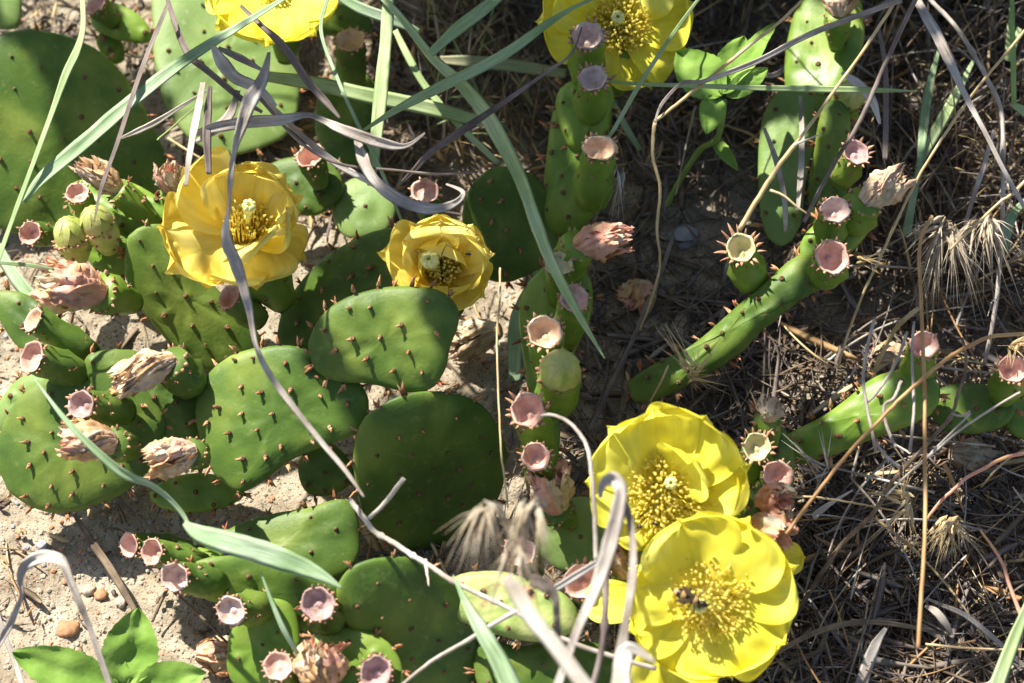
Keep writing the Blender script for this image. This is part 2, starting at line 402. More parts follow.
# ------------------------------------------------------------------ cactus builders
def pad(plant, outline, h, n, th=9, m='pad', areole='old', rim='rim', sp=25, seed=0, rot=.4, bend=0.0, cpx=None, tub=1.2, label=None, rimsp=22):
    """outline: traced pixels, laid on the plane through the centre at height h with normal n"""
    R = random.Random(seed*7+len(outline)); n = V(n).normalized()
    cx = sum(p[0] for p in outline)/len(outline); cy = sum(p[1] for p in outline)/len(outline)
    if cpx: cx, cy = cpx
    c = P(cx, cy, h)
    ax, ay = frame(n, V((0, 1, 0))) if abs(n.y) < .95 else frame(n, V((0, 0, 1)))
    span = max(1, 72//len(outline))
    ed = [onplane(a, b, c, n) for a, b in crc([tuple(p) for p in outline], span)]
    E2 = [((p-c).dot(ax), (p-c).dot(ay)) for p in ed]; K = len(E2)
    E2 = [(p_[0]*(1+.02*noise.noise(V((i*.45, seed, 4)))), p_[1]*(1+.02*noise.noise(V((i*.45, seed, 4))))) for i, p_ in enumerate(E2)]
    Rm = sum(sqrt(a*a+b*b) for a, b in E2)/K
    th *= U*.85; tub *= 1.7
    polar = sorted((atan2(b, a), sqrt(a*a+b*b)) for a, b in E2)
    def redge(t):
        best = min(range(K), key=lambda i: abs((polar[i][0]-t+pi) % (2*pi)-pi)); return polar[best][1]
    # areole positions
    ar = []; s = sp*U*.88; L = int(3*Rm/s)+2; ca, sa = cos(rot), sin(rot)
    for i in range(-L, L+1):
        for j in range(-L, L+1):
            x = (i + .5*(j % 2))*s; y = j*s*.86
            x, y = x*ca-y*sa, x*sa+y*ca
            x += R.uniform(-.2, .2)*s; y += R.uniform(-.2, .2)*s
            r = sqrt(x*x+y*y); e = redge(atan2(y, x))
            if r < e*.90 and e-r > 4*U: ar.append((x, y, r/e))
    off = V((seed*1.7, seed*.9, 0))
    def warp(x, y):
        return noise.noise(V((x, y, 0))*14 + off)*th*1.0 + noise.noise(V((x, y, 0))*45 + off)*th*.22 + bend*U*(y/Rm)**2
    prof = lambda t: sqrt(max(0, 1-t**3.2))
    def tubr(x, y):
        z = 0
        for (a, b, t) in ar:
            d2 = ((x-a)**2+(y-b)**2)/(s*s)
            if d2 < .25: z += exp(-d2*22)*tub*U - exp(-((sqrt(d2)-.33)**2)*60)*tub*.3*U
        return z
    vs = []; fs = []; rings = [0, .13, .26, .39, .52, .64, .75, .84, .91, .955, .985, 1.0]; NRG = len(rings)
    for side in (1, -1):
        vs.append(c + n*(side*th + warp(0, 0) + (tubr(0, 0) if side > 0 else 0)))
        for t in rings[1:-1]:
            for (a, b) in E2:
                x, y = a*t, b*t
                vs.append(c + ax*x + ay*y + n*(warp(x, y) + side*(th*prof(t) + (tubr(x, y) if side > 0 and t < .95 else 0))))
    base2 = 1 + (NRG-2)*K; rim0 = 2*base2
    for (a, b) in E2: vs.append(c + ax*a + ay*b + n*warp(a, b))
    for si, b0 in ((0, 0), (1, base2)):
        fl = (lambda f: f) if si == 0 else (lambda f: f[::-1])
        for k in range(K): fs.append(fl((b0, b0+1+k, b0+1+(k+1) % K)))
        for r in range(NRG-3):
            for k in range(K):
                q = (k+1) % K; A = b0+1+r*K; B = A+K
                fs.append(fl((A+k, B+k, B+q, A+q)))
        A = b0+1+(NRG-3)*K
        for k in range(K):
            q = (k+1) % K; fs.append(fl((A+k, rim0+k, rim0+q, A+q)))
    # orientation check
    o = build('pad', vs, fs, M[m], plant, org=c)
    bmm = bmesh.new(); bmm.from_mesh(o.data); bmesh.ops.recalc_face_normals(bmm, faces=bmm.faces); bmm.to_mesh(o.data); bmm.free()
    if label: o['label'] = label
    if areole:
        for (x, y, t) in ar:
            p = c + ax*x + ay*y + n*(warp(x, y) + th*prof(t) + tub*U*.9)
            nn = (n + (ax*x+ay*y).normalized()*.9*t**3) if t > .01 else n
            put_areole(areole, R, o, p, nn.normalized(), None if areole == 'old' else R.uniform(-.5, .5))
    if rim:
        acc = 0; nxt = R.uniform(0, rimsp)
        for k in range(K):
            a = ed[k]; b = ed[(k+1) % K]; acc += (b-a).length/U
            if acc > nxt:
                nxt += rimsp*R.uniform(.75, 1.25)
                t = (b-a).normalized(); outn = t.cross(n)
                if outn.dot(a-c) < 0: outn = -outn
                x, y = E2[k]
                put_areole(rim, R, o, a + n*warp(x, y) - outn*U*.6, (outn + n*R.uniform(-.1, .5)).normalized())
    return o
def crumple(c, d, L, r, seed, m, parent, name='withered_flower', open_=.55):
    """a shrivelled corolla: many thin folded, twisted petals clasped round an axis"""
    R = random.Random(seed); b = Buf(); a, e = frame(d); sag = V((0, 0, -1))*L*.12
    alt = {'withered': ['withered', 'cup_tan', 'withered_pink'], 'withered_pink': ['withered_pink', 'withered_straw', 'withered_pink'], 'withered_straw': ['withered_straw', 'cup_tan', 'withered']}[m]
    N = 17
    for q in range(N):
        outer = q < 11
        an0 = 2*pi*q/11 + R.uniform(-.2, .2) if outer else R.uniform(0, 6.28)
        tw = R.uniform(-.9, .9) + .5; Lq = L*R.uniform(.82, 1.15); ww = r*R.uniform(.40, .62); K = 16; W_ = 9; rf = 1.0 if outer else R.uniform(.25, .7)
        ph = R.uniform(0, 6); cl = R.uniform(-.8, .5); fl = R.uniform(0, open_)*.9; vs = []; uv = []
        for j in range(K+1):
            t = j/K; an = an0 + tw*t
            s = a*cos(an) + e*sin(an); t2 = d.cross(s)
            rad = r*rf*(.42 + .60*sin(min(t*1.35, 1)*pi*.60) - .42*max(0, t-.55)/.45*(1-open_)) + r*fl*max(0, t-.72)*1.6
            hw = ww*(.45 + .75*sin(min(1, t*1.1)*pi*.72))*(1 - .35*max(0, t-.8)/.2)
            for u in range(W_):
                x = u/(W_-1)*2-1
                fold = .20*cos(x*7 + ph + t*3) + .12*sin(x*13 + t*8 + ph*2) + .20*noise.noise(V((x*2.2, t*5, q*3.1+seed)))
                n2 = noise.noise(V((x*4.5, t*11, q*7.7+seed)))
                vs.append(c + d*(Lq*t*(1 + .22*noise.noise(V((x*3, seed, q)))*t)) + sag*t*t + t2*(hw*x*(1 - .25*abs(x)*t) + hw*.22*noise.noise(V((t*6, x*2, q*5+seed)))) +
                          s*(rad + hw*(fold + n2*.34 + .25*sin(t*9 + ph + x*2)*t + cl*.28*x*x - .30*x*x)) + V((0, 0, 1))*0)
                uv.append((u/(W_-1)*2, t*1.5))
        fs = [(j*W_+u, j*W_+u+1, (j+1)*W_+u+1, (j+1)*W_+u) for j in range(K) for u in range(W_-1)]
        b.add(vs, fs, R.choice((0, 0, 0, 1, 1, 2)) if outer else R.choice((0, 1, 2)), uv)
    vs, fs, uv = tube([c, c+d*L*.3, c+d*L*.6], [r*.5, r*.55, r*.3], 8); b.add(vs, fs, 2)
    return b.build(name, [M[k] for k in alt], parent, org=c)
def petal_mesh(b, c, n, d, L, W, e0, e1, cup, seed, tipn=.5, ruff=.5, mi=0, r0=5, twist=0):
    """one curved obovate petal: from centre c, heading along d, rising by e0 at the base and e1 at the tip (degrees)"""
    s = n.cross(d).normalized(); nu, nv = 24, 24; vs = []; fs = []; uv = []
    p = c + d*r0*U; R = random.Random(seed); ph = R.uniform(0, 6); sk = R.uniform(-.14, .14); vm = R.uniform(.62, .78); ex = R.uniform(2.6, 3.6)
    pv = 0
    for j in range(nv+1):
        v = j/nv; v = v*.55 + .45*sin(v*pi/2); el = radians(lerp(e0, e1, v**.8)); dv = v - pv; pv = v
        dr = d*cos(el) + n*sin(el); nm = n*cos(el) - d*sin(el)
        if j: p = p + dr*L*U*dv
        wv = W*U*.56*(.20 + .80*sin(min(v/vm, 1)*pi/2)**1.2)*(max(.0004, 1-((v-vm)/(1-vm))**ex)**.5 if v > vm else 1)
        for i in range(nu+1):
            x = i/nu*2-1
            tip = 0
            if v > .55:
                k = (v-.55)/.45
                tip = exp(-(x/.32)**2)*.075*L*U*tipn*2*k**7 - exp(-((abs(x)-.5)/.2)**2)*.02*L*U*k**4
                tip += .03*L*U*k*k*noise.noise(V((x*2.2, seed, k*3)))
            ru = ruff*W*U*.10*(abs(x)**2)*sin(v*7+ph+x*3)*(.2+v) + ruff*W*U*.05*v*v*sin(x*5+ph*2) + ruff*W*U*.045*v**4*sin(x*13+ph*3)
            rib = W*U*(.008*cos(x*pi) + .0028*cos(x*27+ph))*(.3+v*.7)
            cre = W*U*(.16*noise.noise(V((x*1.1, v*1.8, seed*1.37)))*v + .05*noise.noise(V((x*3.4, v*3.0, seed*.71+9)))*v)
            cre += W*U*.05*v*v*noise.noise(V((x*6, v*6, seed*.3)))*abs(x)
            q = p + s*(x*wv + sk*v*W*U*.3) + dr*tip + nm*(cup*W*U*(x*x)*(.35+.65*v*(1-.3*v)) + ru + rib + cre) + s*0
            vs.append(q); uv.append((i/nu, v))
    for j in range(nv):
        for i in range(nu):
            A = j*(nu+1)+i; fs.append((A, A+1, A+nu+2, A+nu+1))
    b.add(vs, fs, mi, uv)
def stamens(c, n, N, r, hgt, seed, parent, fm, spread=1.0, ar=1.5):
    R = random.Random(seed); a, e = frame(n); b = Buf()
    for i in range(N):
        t = (i+.5)/N; an = i*2.39996 + R.uniform(-.25, .25); rho = sqrt(t)*R.uniform(.85, 1.1)
        rd = a*cos(an)+e*sin(an)
        p0 = c + rd*rho*r*U*.72; L = hgt*U*R.uniform(.62, 1.12)*(1-.35*rho)
        p2 = c + rd*rho*r*U*spread + n*L + (a*R.uniform(-1, 1)+e*R.uniform(-1, 1))*1.6*U
        p1 = p0.lerp(p2, .5) + n*L*.12 + rd*U*R.uniform(-1, 2)
        vs, fs, uv = tube([p0, p1, p2], [.5*U, .48*U, .42*U], 4, cap=False); b.add(vs, fs, 0)
        ad = (n + rd*R.uniform(-.6, .9) + a*R.uniform(-.5, .5)).normalized()
        vs, fs, uv = tube([p2-ad*ar*U, p2-ad*ar*.3*U, p2+ad*ar*.6*U, p2+ad*ar*1.9*U], [ar*.4*U, ar*.75*U, ar*.75*U, ar*.3*U], 5); b.add(vs, fs, 1)
    vs = []; nn = 16; rg = ((1.0, -3), (.9, 2.5), (.65, 5), (.4, 6.5), (.2, 7), (.04, 7.2))
    for q, z in rg:
        for k in range(nn): vs.append(c + (a*cos(2*pi*k/nn)+e*sin(2*pi*k/nn))*q*r*.78*U + n*(z-1)*U)
    fs = [(i*nn+k, i*nn+(k+1) % nn, (i+1)*nn+(k+1) % nn, (i+1)*nn+k) for i in range(len(rg)-1) for k in range(nn)]
    b.add(vs, fs, 0)
    o = b.build('stamens', [M[fm], M['anther']], parent, org=c); o['kind'] = 'stuff'; return o
def pistil(c, n, h, r, parent):
    b = Buf(); vs, fs, uv = tube([c, c+n*h*U*.5, c+n*h*U], [r*.45*U, r*.4*U, r*.5*U], 8); b.add(vs, fs)
    a, e = frame(n)
    for k in range(7):
        an = 2*pi*k/7; d = a*cos(an)+e*sin(an); p = c+n*h*U
        vs, fs, uv = tube([p-n*r*.2*U, p+d*r*.55*U+n*r*.3*U, p+d*r*.6*U+n*r*.9*U, p+d*r*.35*U+n*r*1.25*U], [r*.35*U, r*.42*U, r*.4*U, r*.15*U], 6); b.add(vs, fs)
    return b.build('pistil', [M['stigma']], parent, org=c)
def flower(c, n, petals, parent, mt, st, seed, k_=1.0):
    """petals: (image angle deg, length, width, e0, e1, cup)"""
    n = V(n).normalized(); ax = (RIGHT - n*RIGHT.dot(n)).normalized(); ay = n.cross(ax)
    if ay.dot(UPV) < 0: ay = -ay
    for i, (ang, L, W, e0, e1, cup) in enumerate(petals):
        d = ax*cos(radians(ang)) + ay*sin(radians(ang)); b = Buf()
        petal_mesh(b, c - n*(i*.35)*U, n, d, L*k_, W*k_, e0, e1, cup, seed*50+i, tipn=random.Random(seed*9+i).uniform(.3, .9), ruff=random.Random(seed*3+i).uniform(.4, 1.0))
        b.build('petal', [M[mt]], parent, org=c)
    stamens(c, n, int(st[0]*2.3), st[1], st[2], seed, parent, st[3], st[4] if len(st) > 4 else 1.0)
def fruit(plant, cup, r, base, face=.55, top='cup', br=.55, m='pad', cm='cup', seed=0, ext=None, name=None, na=None, wd=None, label=None):
    """swollen green ovary from base (px,py,h) to its rim centre cup (px,py,h)"""
    R = random.Random(seed+int(cup[0]*3+cup[1])); c1 = P3(cup) - (VIEW*14*U if top == 'flower' else V((0, 0, 0))); c0 = P3(base); axis = (c1-c0).normalized()
    d1 = (axis*(1-face) + VIEW*face).normalized(); L = (c1-c0).length; r *= U
    lump = lambda k, t: .09*sin(k*2*pi*5 + t*9)*sin(min(max(t, 0), 1)*pi) + .03*sin(k*2*pi*3+t*3)
    prof = [(0, r*br*.8), (.06, r*br), (.2, r*(br+.12)), (.4, r*(br+.28)), (.6, r*max(.98, br)), (.78, r*max(1.06, br)), (.92, r*1.04), (1.0, r*.97)]
    if top == 'cup': prof = prof[:-2] + [(.94, r*.99), (.99, r*.90)]
    if top in ('flower', 'none'): prof += [(1.02, r*.6)]
    vs, fs, uv = lathe(c0, c1, axis, d1, prof, 18, lump, top != 'cup')
    nm = name or {'cup': 'fruit', 'withered': 'fruit', 'bud': 'bud', 'flower': 'flower', 'none': 'fruit'}[top]
    o = build(nm, vs, fs, M[m], plant, org=c0)
    if label: o['label'] = label
    bmm = bmesh.new(); bmm.from_mesh(o.data); bmesh.ops.recalc_face_normals(bmm, faces=bmm.faces); bmm.to_mesh(o.data); bmm.free()
    a, e = frame(d1)
    if top == 'cup':
        dep = r*R.uniform(.45, 1.0); cm = cm if cm != 'cup' else R.choice(('cup', 'cup', 'cup', 'cup_pale', 'cup_dusk')); rot6 = R.uniform(0, 6); vs = []; fs = []; n = 20; pr = [(.93, -.10), (1.0, .02), (.93, .09), (.84, -.03), (.76, -.35), (.66, -.72), (.42, -.95), (.22, -1.0), (.16, -.86), (.05, -.84)]
        for i, (q, z) in enumerate(pr):
            for k in range(n):
                an = 2*pi*k/n; q2 = q*(1+.05*sin(k*2*pi*6/n+seed)+.05*sin(k*2*pi*2/n+rot6)+R.uniform(-.03, .03)); vs.append(c1 + (a*cos(an)+e*sin(an))*r*q2 + d1*dep*(z + (R.uniform(-.09, .14) if i < 3 else R.uniform(-.03, .03))))
        for i in range(len(pr)-1):
            for k in range(n): j = (k+1) % n; fs.append((i*n+k, i*n+j, (i+1)*n+j, (i+1)*n+k))
        fs.append(tuple(range((len(pr)-1)*n, len(pr)*n)))
        build('cup', vs, fs, M[cm], o, org=c1)
    if top in ('cup', 'withered', 'bud'):
        b = Buf(); ns = R.randint(14, 20)
        for k in range(ns):
            an = 2*pi*(k+R.uniform(-.3, .3))/ns; s = a*cos(an)+e*sin(an)
            d = (s*R.uniform(.5, 1.2) + d1*R.uniform(.3, 1)).normalized()
            vs, fs, uv = cone(c1 + s*r*.93 - d1*r*R.uniform(.02, .3), d, r*R.uniform(.15, .42)*(ext or 1), r*R.uniform(.07, .15), R.uniform(-.5, .5), 5, d1); b.add(vs, fs, 0)
        x = b.build('calyx', [M['scale']], o, org=c1)
    if top == 'bud':
        b = Buf(); K = 8
        for k in range(K):
            an = 2*pi*k/K; s = a*cos(an)+e*sin(an); t2 = d1.cross(s); vv = []; ff = []
            for j in range(9):
                t = j/8; rad = r*(.96*cos(t*pi*.5)**.95)*(1.06 if k % 2 else 1.0); hh = r*1.3*sin(t*pi*.5)
                ww = r*.62*sin(min(1, .25+t)*pi*.62)*(1-t**3*.75)
                for u in range(5):
                    x = u/2-1; vv.append(c1 + s*(rad - ww*ww*x*x/r*.45) + d1*hh + t2*x*ww)
            for j in range(8):
                for u in range(4): ff.append((j*5+u, j*5+u+1, (j+1)*5+u+1, (j+1)*5+u))
            b.add(vv, ff, 0)
        b.build('sepals', [M['bud']], o, org=c1)
    if top == 'withered':
        w_ = wd or {}
        dd = d1
        if 'to' in w_: dd = (P3(w_['to'])-c1).normalized(); Lw = (P3(w_['to'])-c1).length
        else: Lw = r*2.2
        crumple(c1 - dd*r*.25, dd, Lw + r*.25, w_.get('r', r/U*.9)*U, seed+3, w_.get('m', 'withered'), o, open_=w_.get('open', .55))
    # areoles over the side facing the camera
    na = 4 if na is None else na
    for k in range(na):
        t = R.uniform(.22, .9); s_ = 1-t; an = R.uniform(-1.2, 1.2)
        L4 = L*.4; b1 = c0+axis*L4; b2 = c1-d1*L4
        p = c0*s_**3 + b1*3*s_*s_*t + b2*3*s_*t*t + c1*t**3
        tg = ((b1-c0)*s_*s_ + (b2-b1)*2*s_*t + (c1-b2)*t*t).normalized()
        u_ = VIEW - tg*VIEW.dot(tg)
        if u_.length < .1: continue
        u_.normalize(); v_ = tg.cross(u_); s = u_*cos(an)+v_*sin(an)
        rad = r*(lerp(br, 1, min(1, t*1.6))+.05) if t < .7 else r*1.04
        put_areole('fruit', R, o, p + s*rad*.98, (s + d1*.3).normalized())
    return o, c1, d1
def blade(name, pts, width, m, label, cat='grass blade', roll=0, fold=.18, thick=.9, span=7):
    if name == 'dry_leaf':
        fold = fold*1.3; width = [x*(.78 if pts[0][2] > 400 or pts[0][0] == 269 else .8) for x in width]
    if name == 'grass_blade': width = [x*.9 for x in width]
    vs, fs, uv = ribbon(pts, width, roll, fold, thick, span)
    return tag(build(name, vs, fs, M[m], uv=uv, org=P3(pts[0])), label, cat)
def stem(name, pts, rad, m, label, cat='straw', n=7, span=6, knob=None):
    q = cr([tuple(p) for p in pts], span); k = len(q)
    rad = rad if isinstance(rad, (list, tuple)) else [rad, rad]
    c = [P(*a) + V((noise.noise(V((i*.5, a[0], 0))), noise.noise(V((i*.5, a[1], 7))), 0))*U*.5 for i, a in enumerate(q)]
    rs = [lerp(rad[0], rad[-1], i/(k-1))*U*.8*(1+.14*noise.noise(V((i*.6, pts[0][0], 3)))) for i in range(k)]
    if knob:
        for f in knob:
            i = int(f*(k-1)); rs[i] *= 1.45
    vs, fs, uv = tube(c, rs, n)
    return tag(build(name, vs, fs, M[m], uv=uv, org=c[0]), label, cat)
exec_after = []
#@@DATA@@
# ================================================================== cactus plants
def plant(px, py, label): return empty('prickly_pear', P(px, py, 0), label, 'cactus')
# ---- plant 1: the large old pad at the left with the group of buds and fruits beside it
p1 = plant(60, 240, 'prickly pear with a huge smooth pad and two green buds below it')
pad(p1, [(-45, 70), (0, 34), (45, 31), (95, 48), (130, 84), (156, 132), (170, 178), (150, 222), (100, 248), (40, 240), (-20, 215), (-60, 140)], 70, (.10, -.58, .81), th=11, sp=42, seed=1, rimsp=40, rot=.2)
pad(p1, [(66, 190), (100, 176), (140, 186), (172, 212), (160, 232), (120, 240), (84, 232)], 95, (-.1, -.35, .9), th=9, m='pad_young', sp=24, seed=61, rimsp=26, areole='old')
fruit(p1, (77, 193, 150), 11.5, (100, 244, 95), seed=1)
fruit(p1, (30, 233, 110), 12, (74, 238, 70), seed=2)
fruit(p1, (72, 238, 128), 17, (80, 262, 105), face=.1, top='bud', m='bud', seed=3)
fruit(p1, (98, 225, 138), 16, (112, 252, 105), face=.05, top='bud', m='bud', seed=4)
fruit(p1, (118, 190, 138), 13, (160, 226, 105), face=.1, top='withered', wd=dict(to=(84, 160, 160), r=12), m='pad_young', seed=5)
fruit(p1, (172, 190, 142), 12, (178, 226, 105), face=.4, top='withered', wd=dict(to=(168, 164, 170), r=13, m='withered_pink'), seed=6)
fruit(p1, (100, 292, 128), 19, (138, 304, 92), face=.15, top='withered', wd=dict(to=(42, 279, 150), r=21, m='withered_pink', open=.8), m='pad_young', seed=7)
pad(p1, [(84, 240), (112, 232), (142, 246), (146, 268), (118, 276), (92, 266)], 88, (0, -.4, .9), th=9, m='pad_young', sp=22, seed=62)
# ---- plant 2: pads at the top left, mostly up in the light
p2 = plant(230, 90, 'prickly pear with broad pale pads lying flat at the top under the grey dry leaves')
pad(p2, [(160, -30), (152, 30), (158, 80), (172, 118), (205, 150), (250, 152), (292, 128), (300, 70), (292, 10), (280, -50), (215, -60)], 45, (.1, -.2, .97), th=10, m='pad_pale', sp=36, seed=2, rimsp=40, rot=.5)
pad(p2, [(92, 8), (112, 2), (140, 16), (152, 34), (146, 44), (118, 40), (94, 28)], 62, (0, -.5, .85), th=7, m='pad_young', sp=30, seed=3, rimsp=30)
pad(p2, [(96, 38), (108, 30), (122, 42), (124, 60), (112, 64), (100, 52)], 40, (.3, -.6, .8), th=6, m='pad_young', sp=26, seed=4, rimsp=40)
pad(p2, [(-30, -20), (10, -24), (22, 0), (20, 26), (0, 30), (-30, 24)], 60, (-.2, -.5, .85), th=8, m='pad_pale', sp=36, seed=5, rimsp=40)
fruit(p2, (96, 4, 90), 13, (116, 26, 66), face=.3, seed=8)
pad(p2, [(300, 12), (328, 4), (362, 8), (372, 24), (364, 38), (330, 36), (306, 28)], 90, (.1, -.6, .8), th=9, m='pad', sp=30, seed=6, rimsp=36)
fruit(p2, (350, 40, 130), 15, (352, 88, 70), face=.35, br=.8, cm='cup_tan', ext=1.3, seed=9)
pad(p2, [(328, 80), (350, 70), (376, 84), (384, 120), (372, 158), (340, 166), (318, 140), (316, 104)], 50, (.1, -.3, .95), th=9, m='pad', sp=30, seed=7, rimsp=36)
o2f, fc, fd = fruit(p2, (283, 2, 170), 20, (286, 60, 90), top='flower', face=.35, seed=12)
flower(P(276, -8, 176), (0, -.2, .97), [(a, 66, 72, 30, 5, .10) for a in (-95, -50, -5, 40, 85, 130, 175, -140)], o2f, 'petal', (50, 20, 22, 'stamen'), 21)
# ---- plant 3: centre left clump with the pads in the middle of the picture
p3 = plant(300, 420, 'prickly pear in the middle whose front pad is edged with long reddish spikes')
pad(p3, [(125, 250), (134, 230), (160, 224), (184, 240), (206, 276), (240, 312), (262, 340), (254, 372), (214, 374), (176, 350), (148, 318), (128, 284)], 80, (.10, -.66, .74), th=10, sp=30, seed=10, rimsp=34, rot=.1)
pad(p3, [(278, 350), (279, 318), (296, 288), (324, 258), (358, 238), (392, 228), (430, 240), (440, 290), (410, 345), (350, 385), (300, 380)], 98, (-.10, -.60, .8), th=10, sp=29, seed=11, rimsp=26, rot=.7, areole='young')
pad(p3, [(196, 402), (206, 377), (230, 356), (262, 347), (300, 347), (336, 364), (362, 386), (369, 406), (360, 430), (330, 444), (296, 458), (262, 482), (240, 492), (216, 474), (200, 440)], 122, (-.12, -.50, .86), th=11, sp=29, seed=12, rimsp=22, areole='young', rot=.25)
pad(p3, [(357, 430), (372, 408), (402, 392), (438, 389), (474, 400), (500, 428), (507, 470), (494, 512), (466, 545), (432, 553), (394, 545), (366, 520), (354, 470)], 78, (.28, -.86, .42), th=11, m='pad', sp=34, seed=13, rimsp=34, rot=.5, areole='old')
pad(p3, [(312, 362), (310, 340), (322, 316), (342, 300), (370, 290), (402, 286), (438, 290), (456, 304), (459, 322), (451, 345), (444, 372), (430, 389), (405, 392), (370, 384), (338, 382), (320, 374)], 178, (-.14, -.54, .83), th=12, sp=31, seed=14, rimsp=18, areole='young', rot=.35, tub=1.6)
pad(p3, [(298, 466), (310, 448), (332, 444), (350, 462), (352, 482), (330, 496), (306, 492)], 62, (0, -.6, .8), th=8, sp=26, seed=15, rimsp=30)
pad(p3, [(463, 208), (474, 182), (496, 167), (524, 170), (548, 190), (566, 222), (560, 250), (540, 268), (508, 282), (476, 274), (464, 245)], 86, (.12, -.66, .74), th=9, sp=28, seed=16, rimsp=26, areole='young', rot=.1)
pad(p3, [(336, 192), (356, 178), (384, 184), (396, 208), (384, 232), (350, 238), (334, 220)], 60, (-.1, -.2, .97), th=8, m='pad_pale', sp=44, seed=17, rimsp=50)
pad(p3, [(262, 168), (300, 156), (336, 168), (342, 196), (316, 216), (276, 208), (256, 190)], 68, (-.1, -.4, .9), th=8, m='pad', sp=34, seed=63, rimsp=40)
fruit(p3, (310, 156, 110), 14, (322, 190, 80), seed=14, m='pad')
fruit(p3, (425, 191, 150), 14, (436, 236, 100), face=.5, seed=15, ext=1.2)
fruit(p3, (229, 297, 140), 13, (262, 322, 110), face=.25, seed=16, br=.9)
# upper left flower
o3, fc, fd = fruit(p3, (252, 262, 165), 26, (288, 306, 110), top='flower', face=.1, m='pad_young', br=.5, seed=17)
flower(P(246, 236, 168), (.16, -.02, .98), [(-168, 84, 88, 30, 6, .10), (152, 86, 84, 44, 26, .14), (116, 74, 76, 64, 52, .16), (80, 72, 76, 68, 58, .18), (44, 74, 78, 66, 52, .18),
       (6, 66, 76, 60, 44, .2), (-36, 66, 92, 62, 46, .22), (-78, 70, 78, 30, 8, .14), (-112, 78, 86, 30, 6, .12), (-142, 86, 80, 28, 2, .12), (-20, 56, 60, 14, -6, .12)],
       o3, 'petal_warm', (80, 21, 46, 'stamen_warm'), 31, .92)
pistil(P(246, 236, 172), V((.16, -.1, .98)).normalized(), 52, 7, o3)
# flower right of it, half open and ruffled
o4, fc, fd = fruit(p3, (446, 286, 150), 24, (420, 330, 110), top='flower', face=.2, m='pad', seed=18)
flower(P(440, 270, 172), (.10, -.30, .95), [(178, 64, 62, 54, 22, .26), (140, 58, 62, 68, 40, .26), (96, 60, 66, 72, 56, .26), (50, 58, 64, 64, 46, .26), (8, 52, 56, 44, 28, .28),
       (-36, 46, 54, 26, 10, .28), (-82, 38, 54, 46, 34, .34), (-132, 54, 56, 34, 24, .3), (160, 44, 46, 70, 60, .4), (70, 44, 50, 78, 66, .4)],
       o4, 'petal_warm', (80, 21, 40, 'stamen_warm'), 36, .95)
pistil(P(440, 276, 176), V((-.2, -.2, .95)).normalized(), 34, 9, o4)
# ---- plant 4: lower left clump
p4 = plant(90, 430, 'prickly pear at the left edge with a rounded pad ringed by short brown spikes')
pad(p4, [(-6, 430), (4, 396), (24, 376), (50, 372), (70, 382), (66, 410), (30, 432)], 92, (-.3, -.4, .85), th=9, m='pad_pale', sp=26, seed=20, rimsp=28)
pad(p4, [(-3, 452), (6, 420), (24, 392), (52, 376), (86, 371), (122, 376), (152, 396), (166, 426), (156, 462), (128, 490), (96, 505), (62, 513), (28, 504), (6, 482)], 88, (-.12, -.56, .82), th=11, sp=29, seed=21, rimsp=21, areole='young', rot=.6)
pad(p4, [(84, 362), (104, 350), (140, 352), (176, 372), (202, 396), (206, 424), (196, 448), (160, 440), (128, 424), (100, 398)], 112, (.12, -.5, .85), th=10, sp=28, seed=22, rimsp=30, rot=.15)
pad(p4, [(-10, 300), (10, 290), (40, 302), (74, 332), (100, 362), (92, 378), (60, 372), (20, 350)], 84, (-.1, -.4, .9), th=9, sp=30, seed=23, rimsp=30)
fruit(p4, (33, 320, 150), 13, (96, 356, 112), face=.25, br=.85, seed=19, cm='cup_tan', ext=1.2)
fruit(p4, (32, 357, 156), 15, (86, 376, 118), face=.35, br=.85, seed=20)
fruit(p4, (81, 405, 162), 14, (130, 412, 124), face=.35, br=.9, seed=21, ext=1.3)
fruit(p4, (170, 362, 158), 17, (196, 388, 124), face=.2, br=.9, top='withered', wd=dict(to=(117, 378, 170), r=15, m='withered_straw'), seed=22, m='pad')
fruit(p4, (112, 444, 150), 15, (138, 450, 112), face=.2, top='withered', wd=dict(to=(62, 434, 165), r=16, m='withered', open=.8), seed=23)
fruit(p4, (192, 452, 150), 13, (204, 462, 110), face=.2, top='withered', wd=dict(to=(150, 460, 158), r=15, m='withered'), seed=24)
# ---- plant 5: lower centre clump: pads lying low with pink cups
p5 = plant(280, 570, 'low prickly pear on the sand with three pink cups in a row')
pad(p5, [(150, 492), (170, 478), (204, 473), (236, 482), (244, 496), (222, 508), (186, 513), (158, 506)], 34, (-.05, -.3, .95), th=8, m='pad_young', sp=26, seed=30, rimsp=18)
pad(p5, [(200, 548), (226, 530), (262, 516), (306, 508), (346, 500), (360, 530), (354, 566), (320, 584), (276, 586), (230, 574)], 52, (-.05, -.36, .93), th=9, m='pad', sp=34, seed=31, rimsp=36, rot=.3)
pad(p5, [(188, 566), (224, 556), (270, 562), (310, 576), (344, 590), (356, 616), (336, 632), (296, 628), (250, 612), (206, 600), (186, 584)], 66, (.10, -.68, .72), th=10, m='pad', sp=32, seed=32, rimsp=36, rot=.5)
pad(p5, [(336, 592), (350, 566), (378, 555), (412, 556), (446, 574), (472, 606), (488, 646), (484, 690), (456, 712), (416, 704), (386, 672), (366, 640), (344, 622)], 94, (.30, -.72, .62), th=11, sp=36, seed=33, rimsp=36, rot=.2)
pad(p5, [(226, 652), (234, 624), (256, 600), (290, 604), (300, 640), (286, 672), (250, 690), (230, 680)], 54, (0, -.5, .86), th=8, m='pad_young', sp=28, seed=34, rimsp=30)
